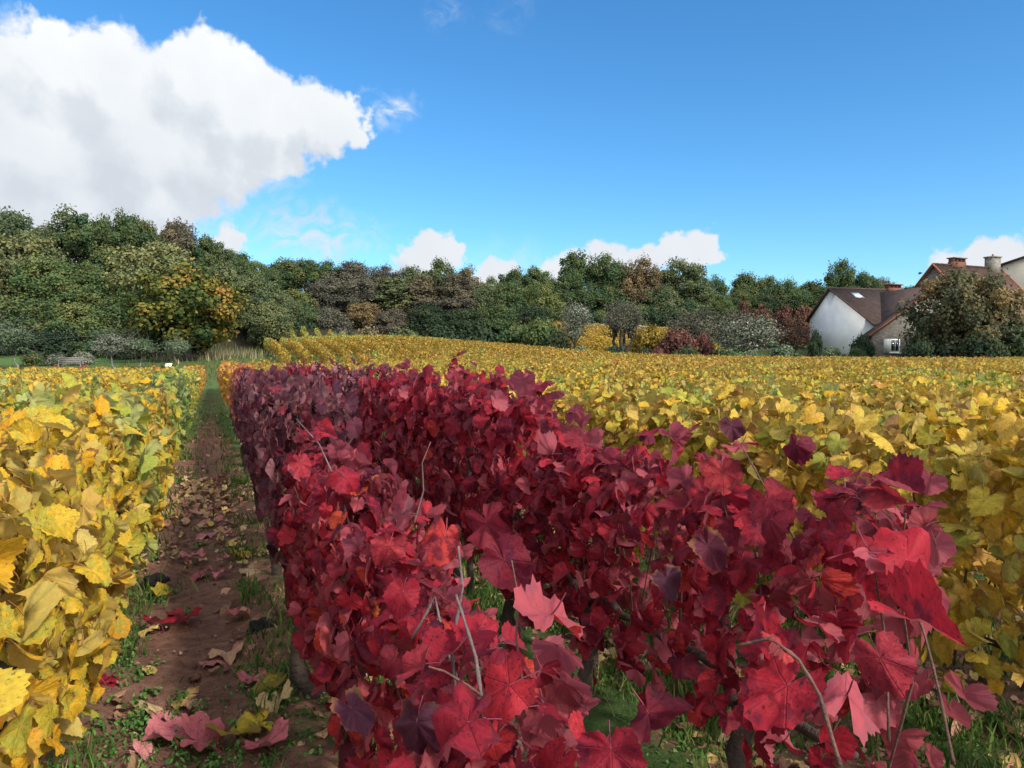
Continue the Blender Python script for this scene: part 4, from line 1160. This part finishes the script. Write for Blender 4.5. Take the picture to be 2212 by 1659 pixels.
place(1625, 756, 60, 72, 'shrub', 'greygreen', 'low grey green bush below the pale trunk', None, 'bush', 'bush', 1)
place(1860, 722, 55, 73, 'shrub', 'ivy', 'dark leafy fig bush against the white wall', None, 'bush', 'bush', 1)
place(1800, 748, 60, 72, 'shrub', 'greygreen', 'low green plants at the foot of the white gable', None, 'bush', 'bush', 2)
place(1850, 750, 60, 72, 'shrub', 'dark', 'low dark plants at the foot of the stone barn', None, 'bush', 'bush', 0)
place(1762, 712, 34, 79, 'shrub', 'ivy', 'dark climber growing up the corner of the white gable', None, 'climbing_plant', 'climber', 1)
# the big dusky tree in front of the houses
rg = np.random.default_rng(63)
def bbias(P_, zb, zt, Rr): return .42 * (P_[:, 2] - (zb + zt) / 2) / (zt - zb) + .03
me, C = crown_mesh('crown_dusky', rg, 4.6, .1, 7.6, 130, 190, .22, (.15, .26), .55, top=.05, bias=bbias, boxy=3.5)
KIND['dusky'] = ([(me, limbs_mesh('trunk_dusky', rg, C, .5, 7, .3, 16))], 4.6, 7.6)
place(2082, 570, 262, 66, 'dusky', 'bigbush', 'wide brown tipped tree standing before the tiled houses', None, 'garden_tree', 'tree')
place(2190, 690, 130, 64, 'shrub', 'dark', 'dark green bush at the right edge before the tiled roof', None, 'bush', 'bush', 0)
place(2120, 715, 110, 62, 'shrub', 'ivy', 'very dark bush under the wide brown tipped tree', None, 'bush', 'bush', 1)
place(1985, 730, 80, 63, 'shrub', 'ivy', 'dark bush beside the stone barn window', None, 'bush', 'bush', 2)
place(2270, 700, 120, 63, 'shrub', 'ivy', 'dark bush cut off by the right edge of the view', None, 'bush', 'bush', 2)

# garden on the left
place(35, 698, 110, 52, 'young', 'greygreen', 'grey green apple tree at the left edge', None, 'fruit_tree', 'tree', 0)
place(-20, 690, 110, 54, 'young', 'greygreen', 'grey green apple tree cut by the left edge', None, 'fruit_tree', 'tree', 1)
place(243, 714, 104, 51, 'young', 'silver', 'young fruit tree with pale forked trunk right of the bench', None, 'fruit_tree', 'tree', 2)
place(302, 726, 86, 52, 'young', 'greygreen', 'young fruit tree with thin straight stem', None, 'fruit_tree', 'tree', 1)
place(383, 726, 72, 52, 'young', 'greygreen', 'slim young fruit tree before the round tree', None, 'fruit_tree', 'tree', 0)
place(125, 762, 60, 56, 'shrub', 'silver', 'silver grey shrub left behind the bench', None, 'shrub', 'shrub', 0)
place(178, 762, 60, 56, 'shrub', 'silver', 'silver grey shrub right behind the bench', None, 'shrub', 'shrub', 1)
place(75, 760, 60, 56, 'shrub', 'dark', 'dark shrub between the apple tree and bench', None, 'shrub', 'shrub', 2)
WOOD = simple('weathered_bench_wood', (.16, .15, .135), .85, .3, 9, .4, 40)
bx = at(152, 790, 53); bench = empty('bench', (bx.x, bx.y, gz(bx.x, bx.y)), .3)
tag(bench, 'weathered grey wooden bench with a slatted back', 'bench')
for xx in (-.68, .68):
    b = MB(); b.box((xx, .22, .45), (.07, .07, .90)); b.build('leg', WOOD, bench)
    b = MB(); b.box((xx, -.2, .21), (.07, .07, .42)); b.build('leg', WOOD, bench)
    b = MB(); b.box((xx, -.02, .645), (.06, .45, .05)); b.box((xx, -.2, .53), (.05, .05, .18)); b.build('armrest', WOOD, bench)
b = MB()
for q in range(4): b.box((0, -.19 + q * .115, .44), (1.5, .095, .035))
b.build('seat', WOOD, bench)
b = MB()
for q in range(3): b.box((0, .17, .56 + q * .135), (1.5, .03, .105))
b.build('backrest', WOOD, bench)
sp = at(364, 800, 50.5); sg = empty('information_sign', (sp.x, sp.y, gz(sp.x, sp.y)), .1)
tag(sg, 'small slanted white information panel on a post beside the vines', 'sign')
b = MB(); b.tube([(0, 0, -.2), (0, 0, .6)], .03, 8); b.build('post', simple('sign_post_metal', (.10, .10, .10), .6), sg)
b = MB(); b.box((0, 0, .66), (.42, .32, .03), 0, 0, Matrix.Rotation(R(38), 3, 'X')); b.build('panel', simple('white_panel', (.8, .8, .8), .5, .05, 3, 0), sg)

def tall_grass():
    rg = np.random.default_rng(71); P_ = []
    for (u, v, y, n, sx, sy, h0, dry) in [(440, 768, 60, 500, 2.2, 1.5, .7, 1), (470, 760, 63, 400, 2.5, 1.5, .8, 1), (510, 770, 62, 500, 2.5, 3, .5, 0), (420, 790, 54, 500, 4, 2, .35, 0), (330, 795, 50, 900, 8, 2, .3, 0), (100, 800, 48, 1200, 10, 2, .3, 0), (500, 750, 68, 400, 3, 2, .7, 0), (1270, 745, 77, 400, 3, 2, .6, 0)]:
        c = at(u, v, y)
        for i in range(n): P_.append((c.x + rg.normal(0, sx), c.y + rg.normal(0, sy), h0 * rg.uniform(.4, 1.2), np.clip(.25 + .5 * dry + rg.normal(0, .12), 0, 1)))
    P_ = np.array(P_); N = len(P_); x, y, h, c = P_.T; z = terrain(x, y)
    az = rg.uniform(0, 6.28, N); w = rg.uniform(.02, .05, N); l = rg.uniform(.1, .5, N) * h
    v = np.stack([np.stack([x - np.cos(az) * w, y - np.sin(az) * w, z - .02], 1), np.stack([x + np.cos(az) * w, y + np.sin(az) * w, z - .02], 1), np.stack([x + np.sin(az * 3) * l, y + np.cos(az * 3) * l, z + h], 1)], 1).reshape(-1, 3)
    u = np.repeat(np.stack([0 * c, 0 * c, c], 1)[:, None], 3, 1).reshape(-1, 3)
    m = tree_mat('tall_grass_blades', [(0, (.05, .08, .025)), (.4, (.09, .12, .04)), (.7, (.26, .21, .12)), (1, (.42, .34, .22))], .2, 0)
    o = link('tall_grass', mesh_np('tall_grass', v, np.arange(3 * N), np.full(N, 3), u, [m], None, False))
    tag(o, 'tall green and dry straw coloured grass before the wood', 'grass', None, 'stuff')
tall_grass()

# small yellow vineyard on the slope behind the orchard
rg = np.random.default_rng(81); parts = []
for row in range(13):
    for q in range(34):
        x = 2.5 + q * .62; y = 83 + row * 1.15
        p, nr, tp = vine_leaf_cloud(60, rg, .9, .3, .2, 1.3, .8, .55)
        parts.append(leaves(LOW, p[:, [1, 0, 2]] + np.array([x, y, gz(x, y)]), nr[:, [1, 0, 2]], tp, .2 * rg.uniform(.65, 1.25, 60), rg.uniform(0, 1, 60), rg, .2, 0))
v, f, s, u = join(parts)
tag(link('hillside_vines', mesh_np('hillside_vines', v, f, s, u, [V['gold']], None, False)), 'golden vine rows on the slope behind the orchard trees', 'vines', None, 'stuff')

# ------------------------------------------------------------------ walls and houses
def masonry(name, c1, c2, mortar, scale, w=.5, h=.2, rough=.95):
    m, n_, out = new_mat(name)
    tc = n_.new('ShaderNodeTexCoord').outputs['Object']
    sx = n_.new('ShaderNodeSeparateXYZ'); n_.l.new(tc, sx.inputs[0])
    cv = n_.new('ShaderNodeCombineXYZ'); n_.l.new(n_.math('ADD', sx.outputs[0], sx.outputs[1]), cv.inputs[0]); n_.l.new(sx.outputs[2], cv.inputs[1])
    wv = n_.vmath('ADD', cv.outputs[0], n_.vmath('SCALE', n_.noise(tc, 3., 3, .6, out=1), scale=.12))
    br = n_.new('ShaderNodeTexBrick'); n_.l.new(wv, br.inputs['Vector'])
    br.inputs['Scale'].default_value = scale; br.inputs['Brick Width'].default_value = w; br.inputs['Row Height'].default_value = h
    br.inputs['Mortar Size'].default_value = .018; br.inputs['Color1'].default_value = c4(c1); br.inputs['Color2'].default_value = c4(c2); br.inputs['Mortar'].default_value = c4(mortar)
    c = n_.mix(.7, br.outputs[0], n_.ramp(n_.noise(tc, 1.6, 6, .7), [(.25, (.45, .45, .45)), (.75, (1.3, 1.25, 1.2))]), 'MULTIPLY')
    b = n_.new('ShaderNodeBsdfPrincipled'); n_.l.new(c, b.inputs['Base Color']); b.inputs['Roughness'].default_value = rough; b.inputs['Specular IOR Level'].default_value = .2
    bp = n_.new('ShaderNodeBump'); bp.inputs['Strength'].default_value = .8; bp.inputs['Distance'].default_value = .05
    n_.l.new(n_.math('SUBTRACT', n_.noise(tc, 9, 4, .6), br.outputs['Fac']), bp.inputs['Height']); n_.l.new(bp.outputs[0], b.inputs['Normal'])
    n_.l.new(b.outputs[0], out.inputs[0]); return m
STONE = masonry('rubble_stone', (.20, .19, .18), (.30, .27, .23), (.11, .10, .09), 1.6, .55, .22)
TILE = masonry('brown_roof_tiles', (.075, .052, .046), (.115, .075, .062), (.035, .026, .024), 2.2, .4, .26)
REDTILE = masonry('red_roof_tiles', (.125, .068, .052), (.19, .105, .080), (.05, .035, .03), 2.2, .4, .26)
BRICK = masonry('red_brick', (.20, .085, .06), (.26, .12, .085), (.15, .12, .10), 3.5, .5, .22)
PLASTER = simple('white_render', (.62, .62, .62), .9, .10, .5, .25, 6, base2=(.74, .74, .73))
CREAM = simple('cream_render', (.58, .50, .40), .9, .1, .6, .2, 6)
VERGE = masonry('red_verge_tiles', (.34, .12, .07), (.42, .17, .10), (.15, .07, .05), 3, .4, .3)
ZINC = simple('zinc_gutter', (.16, .17, .18), .5, .2, 6, .1, 20, .6)
WHITEP = simple('white_window_paint', (.75, .75, .73), .5, .06, 4, 0)
GREYP = simple('grey_shutter_paint', (.42, .43, .42), .6, .15, 4, 0)
GLASS = simple('dark_window_glass', (.012, .015, .02), .08, .1, 2, 0, spec=.8)
SKYG = simple('skylight_glass', (.55, .62, .68), .15, .05, 2, 0, spec=.9)

class Frame:
    """local building frame: a along the ridge, d across it, z up"""
    def __init__(s, x, y, ang): s.o = Vector((x, y, 0)); s.e1 = Vector((math.cos(ang), math.sin(ang), 0)); s.e2 = Vector((-math.sin(ang), math.cos(ang), 0))
    def p(s, a, d, z): return s.o + s.e1 * a + s.e2 * d + Vector((0, 0, z))
def rel(root, pts): return [p - root.location for p in pts]
def slab(root, name, mat, poly, th):
    """roof slope: polygon given thickness downwards"""
    b = MB(); b.prism(rel(root, poly), (0, 0, -th)); return b.build(name, mat, root)
def obox(root, name, mat, fr, a, d, z, parent=None):
    b = MB(); P_ = [fr.p(a[0], d[0], z[0]), fr.p(a[1], d[0], z[0]), fr.p(a[1], d[1], z[0]), fr.p(a[0], d[1], z[0])]
    b.prism(rel(root, P_), (0, 0, z[1] - z[0])); return b.build(name, mat, parent or root)

# white house
fw = Frame(36.5, 77, R(15)); zb = .2
house = empty('white_house', fw.p(5, 5, zb)); tag(house, 'white rendered house with brown tiled roof and a skylight', 'house')
b = MB(); gable = [fw.p(0, 0, zb), fw.p(0, 10, zb), fw.p(0, 10, 6.45), fw.p(0, 6.5, 9.5), fw.p(0, 0, 5.5)]
b.prism(rel(house, gable), fw.e1 * 11); b.build('wall', PLASTER, house)
rf = slab(house, 'roof', TILE, [fw.p(-.22, 6.5, 9.74), fw.p(11.2, 6.5, 9.74), fw.p(11.2, -.45, 5.46), fw.p(-.22, -.45, 5.46)], .17)
slab(house, 'roof', TILE, [fw.p(-.22, 6.504, 9.738), fw.p(11.2, 6.504, 9.738), fw.p(11.2, 10.4, 6.34), fw.p(-.22, 10.4, 6.34)], .17)
b = MB(); b.tube(rel(house, [fw.p(-.2, 6.5, 9.74), fw.p(11.2, 6.5, 9.74)]), .11, 8); b.build('ridge_tiles', TILE, house)
for q, (p0, p1) in enumerate([((-.25, 6.5, 9.70), (-.25, -.45, 5.42)), ((-.25, 6.5, 9.70), (-.25, 10.4, 6.30))]):
    b = MB(); b.tube(rel(house, [fw.p(*p0), fw.p(*p1)]), .10, 6); b.build('verge', TILE, house)
sl = 4.28 / 6.95
def on_roof(a, d, h=0.): return fw.p(a, d, 9.74 - (6.5 - d) * sl + h)
b = MB(); b.prism(rel(house, [on_roof(1.7, 4.55, -.05), on_roof(2.85, 4.55, -.05), on_roof(2.85, 5.55, -.05), on_roof(1.7, 5.55, -.05)]), (0, 0, .12)); sk = b.build('skylight', ZINC, house)
b = MB(); b.prism(rel(house, [on_roof(1.82, 4.70, .05), on_roof(2.73, 4.70, .05), on_roof(2.73, 5.45, .05), on_roof(1.82, 5.45, .05)]), (0, 0, .04)); b.build('pane', SKYG, sk)
ch = obox(house, 'chimney', BRICK, fw, (7.4, 9.0), (6.1, 6.9), (9.3, 9.95))
b = MB()
for a in (7.46, 7.98, 8.48, 8.94):
    P_ = [fw.p(a - .06, 6.15, 9.95), fw.p(a + .06, 6.15, 9.95), fw.p(a + .06, 6.85, 9.95), fw.p(a - .06, 6.85, 9.95)]; b.prism(rel(house, P_), (0, 0, .3))
b.build('chimney_stack', BRICK, ch)
obox(house, 'chimney_cap', BRICK, fw, (7.3, 9.1), (6.0, 7.0), (10.25, 10.36), ch)
# wing towards the viewer
b = MB(); wp = [fw.p(.75, 0, zb), fw.p(11.0, 0, zb), fw.p(11.0, 0, 5.2), fw.p(6.0, 0, 9.0), fw.p(.75, 0, 5.1)]
wp = [p - fw.e2 * 1.9 for p in wp]
b.prism(rel(house, wp), fw.e2 * 1.85); b.build('wing_wall', PLASTER, house)
slab(house, 'wing_roof', TILE, [fw.p(.35, -2.2, 5.22), fw.p(6.0, -2.2, 9.40), fw.p(6.0, 6.2, 9.40), fw.p(.35, .1, 5.22)], .16)
slab(house, 'wing_roof', TILE, [fw.p(6.004, -2.2, 9.398), fw.p(11.4, -2.2, 5.3), fw.p(11.4, .1, 5.3), fw.p(6.004, 6.2, 9.398)], .16)
b = MB(); b.tube(rel(house, [fw.p(.28, -2.2, 5.16), fw.p(.28, -.45, 5.16)]), .075, 7); b.build('gutter', ZINC, house)
b = MB(); b.tube(rel(house, [fw.p(.2, -.5, 5.1), fw.p(.3, -.6, 4.7), fw.p(.62, -.35, 4.5), fw.p(.66, -.2, 3.6), fw.p(.66, -.2, .3)]), .06, 7); b.build('downpipe', ZINC, house)
b = MB()
for a, d, z, w in ((0, 6.9, 3.0, .45), (0, 5.2, 2.95, .14), (0, 4.2, 3.1, .12), (0, 3.2, 3.35, .2)):
    b.prism(rel(house, [fw.p(-.015, d, z), fw.p(-.015, d + w, z), fw.p(-.015, d + w, z + .2), fw.p(-.015, d, z + .2)]), fw.e1 * .01)
b.build('wall_vent', GLASS, house)

# stone barn in front
fb = Frame(34.6, 73, R(4)); barn = empty('stone_barn', fb.p(6, 1.5, zb)); tag(barn, 'rubble stone barn with red verge tiles and a white window', 'barn')
b = MB(); b.prism(rel(barn, [fb.p(0, 0, zb), fb.p(12.6, 0, zb), fb.p(12.6, 0, 4.2), fb.p(6.3, 0, 8.55), fb.p(0, 0, 4.2)]), fb.e2 * 1.3); b.build('wall', STONE, barn)
slab(barn, 'roof', TILE, [fb.p(-.35, -.2, 4.16), fb.p(6.3, -.2, 8.78), fb.p(6.3, 1.5, 8.78), fb.p(-.35, 1.5, 4.16)], .16)
slab(barn, 'roof', REDTILE, [fb.p(6.304, -.2, 8.777), fb.p(12.95, -.2, 4.16), fb.p(12.95, 1.5, 4.16), fb.p(6.304, 1.5, 8.777)], .16)
b = MB(); b.tube(rel(barn, [fb.p(-.4, -.24, 4.14), fb.p(6.3, -.24, 8.78), fb.p(13, -.24, 4.14)]), .13, 6); b.build('verge', VERGE, barn)
wn_ = obox(barn, 'window', WHITEP, fb, (1.75, 2.75), (-.05, .1), (2.55, 3.85))
obox(barn, 'pane', GLASS, fb, (1.87, 2.22), (-.07, -.04), (2.68, 3.74), wn_)
obox(barn, 'pane', GLASS, fb, (2.29, 2.63), (-.07, -.04), (2.68, 3.74), wn_)
obox(barn, 'shutter', GREYP, fb, (1.12, 1.70), (-.08, -.02), (2.5, 3.85))
obox(barn, 'sill', WHITEP, fb, (1.68, 2.82), (-.12, .05), (2.46, 2.545))

# tall red roofed house behind
ang = math.atan2(4, 9.6); ft = Frame(47.7, 86, ang); tall = empty('red_roofed_house', ft.p(7, 0, 2)); tag(tall, 'tall house with red tiled roof and two chimneys', 'house')
b = MB(); b.prism(rel(tall, [ft.p(0, -5.6, 1), ft.p(0, 5.6, 1), ft.p(0, 5.6, 6.5), ft.p(0, 0, 12.4), ft.p(0, -5.6, 6.5)]), ft.e1 * 10.7); b.build('wall', STONE, tall)
slab(tall, 'roof', REDTILE, [ft.p(-.3, 0, 12.7), ft.p(11.0, 0, 12.7), ft.p(11.0, -6.2, 6.2), ft.p(-.3, -6.2, 6.2)], .2)
slab(tall, 'roof', REDTILE, [ft.p(-.3, .004, 12.698), ft.p(11.0, .004, 12.698), ft.p(11.0, 6.2, 6.2), ft.p(-.3, 6.2, 6.2)], .2)
for a in (-.33, 11.03):
    b = MB(); b.tube(rel(tall, [ft.p(a, 6.2, 6.18), ft.p(a, 0, 12.72), ft.p(a, -6.2, 6.18)]), .13, 6); b.build('verge', VERGE, tall)
b = MB()
for q in range(14):
    a = q * .8 - .3; b.tube(rel(tall, [ft.p(a, 0, 12.72), ft.p(a + .78, 0, 12.76)]), .12, 7)
b.build('ridge_tiles', TILE, tall)
ch = obox(tall, 'chimney', BRICK, ft, (2.6, 4.6), (-.4, .4), (12.3, 13.1))
b = MB()
for a in (2.7, 3.28, 3.9, 4.5):
    b.prism(rel(tall, [ft.p(a - .07, -.34, 13.1), ft.p(a + .07, -.34, 13.1), ft.p(a + .07, .34, 13.1), ft.p(a - .07, .34, 13.1)]), (0, 0, .38))
b.build('chimney_stack', BRICK, ch); obox(tall, 'chimney_cap', STONE, ft, (2.5, 4.7), (-.5, .5), (13.48, 13.6), ch)
ch = obox(tall, 'chimney', STONE, ft, (8.9, 10.3), (-.5, .5), (11.8, 13.9)); obox(tall, 'chimney_cap', STONE, ft, (8.8, 10.4), (-.6, .6), (13.9, 14.05), ch)
b = MB(); b.tube(rel(tall, [ft.p(9.6, 0, 14.05), ft.p(9.6, 0, 14.35)]), .1, 8); b.build('chimney_pot', BRICK, ch)

# cream house at the right edge
fc = Frame(62.5, 97, R(-28)); cream = empty('cream_house', fc.p(6, 3, 3)); tag(cream, 'cream rendered house at the right edge behind the red roof', 'house')
b = MB(); b.prism(rel(cream, [fc.p(0, 0, 2), fc.p(13, 0, 2), fc.p(13, 0, 14.0), fc.p(6.5, 0, 16.2), fc.p(0, 0, 14.0)]), fc.e2 * 9); b.build('wall', CREAM, cream)
slab(cream, 'roof', TILE, [fc.p(-.5, -.4, 14.1), fc.p(6.5, -.4, 16.47), fc.p(6.5, 9.4, 16.47), fc.p(-.5, 9.4, 14.1)], .2)
slab(cream, 'roof', TILE, [fc.p(6.504, -.4, 16.468), fc.p(13.5, -.4, 14.1), fc.p(13.5, 9.4, 14.1), fc.p(6.504, 9.4, 16.468)], .2)

# dry stone walls of the orchard
def stone_wall(name, pts, h, w, mat, label):
    b = MB()
    for i in range(len(pts) - 1):
        (xa, ya), (xb, yb) = pts[i], pts[i + 1]
        n = max(2, int(math.hypot(xb - xa, yb - ya) / .7))
        for q in range(n):
            x, y = xa + (xb - xa) * (q + .5) / n, ya + (yb - ya) * (q + .5) / n
            L = math.hypot(xb - xa, yb - ya) / n; hh = h * random.uniform(.85, 1.1)
            b.box((x, y, gz(x, y) + hh / 2 - .2), (L * 1.03, w * random.uniform(.9, 1.1), hh + .4), math.atan2(yb - ya, xb - xa) + random.uniform(-.03, .03))
    tag(b.build(name, mat), label, 'wall')
def xy(u, y): return ((u - W2) / F * y, y)
stone_wall('stone_wall', [xy(1425, 76), xy(1530, 75), xy(1640, 74.5), xy(1745, 76)], .75, .5, STONE, 'low grey dry stone wall along the orchard foot')
stone_wall('stone_wall', [xy(1240, 79), xy(1275, 77.5), xy(1312, 75)], .7, .5, STONE, 'short sloping dry stone wall below the silvery tree')
stone_wall('terrace_wall', [xy(1270, 99), xy(1360, 99), xy(1470, 99)], 1.1, .4, STONE, 'long grey terrace wall above the golden hillside vines')
stone_wall('stone_wall', [xy(1930, 69), xy(2060, 66), xy(2260, 64)], .6, .5, STONE, 'low dark stone wall under the wide brown tipped tree')
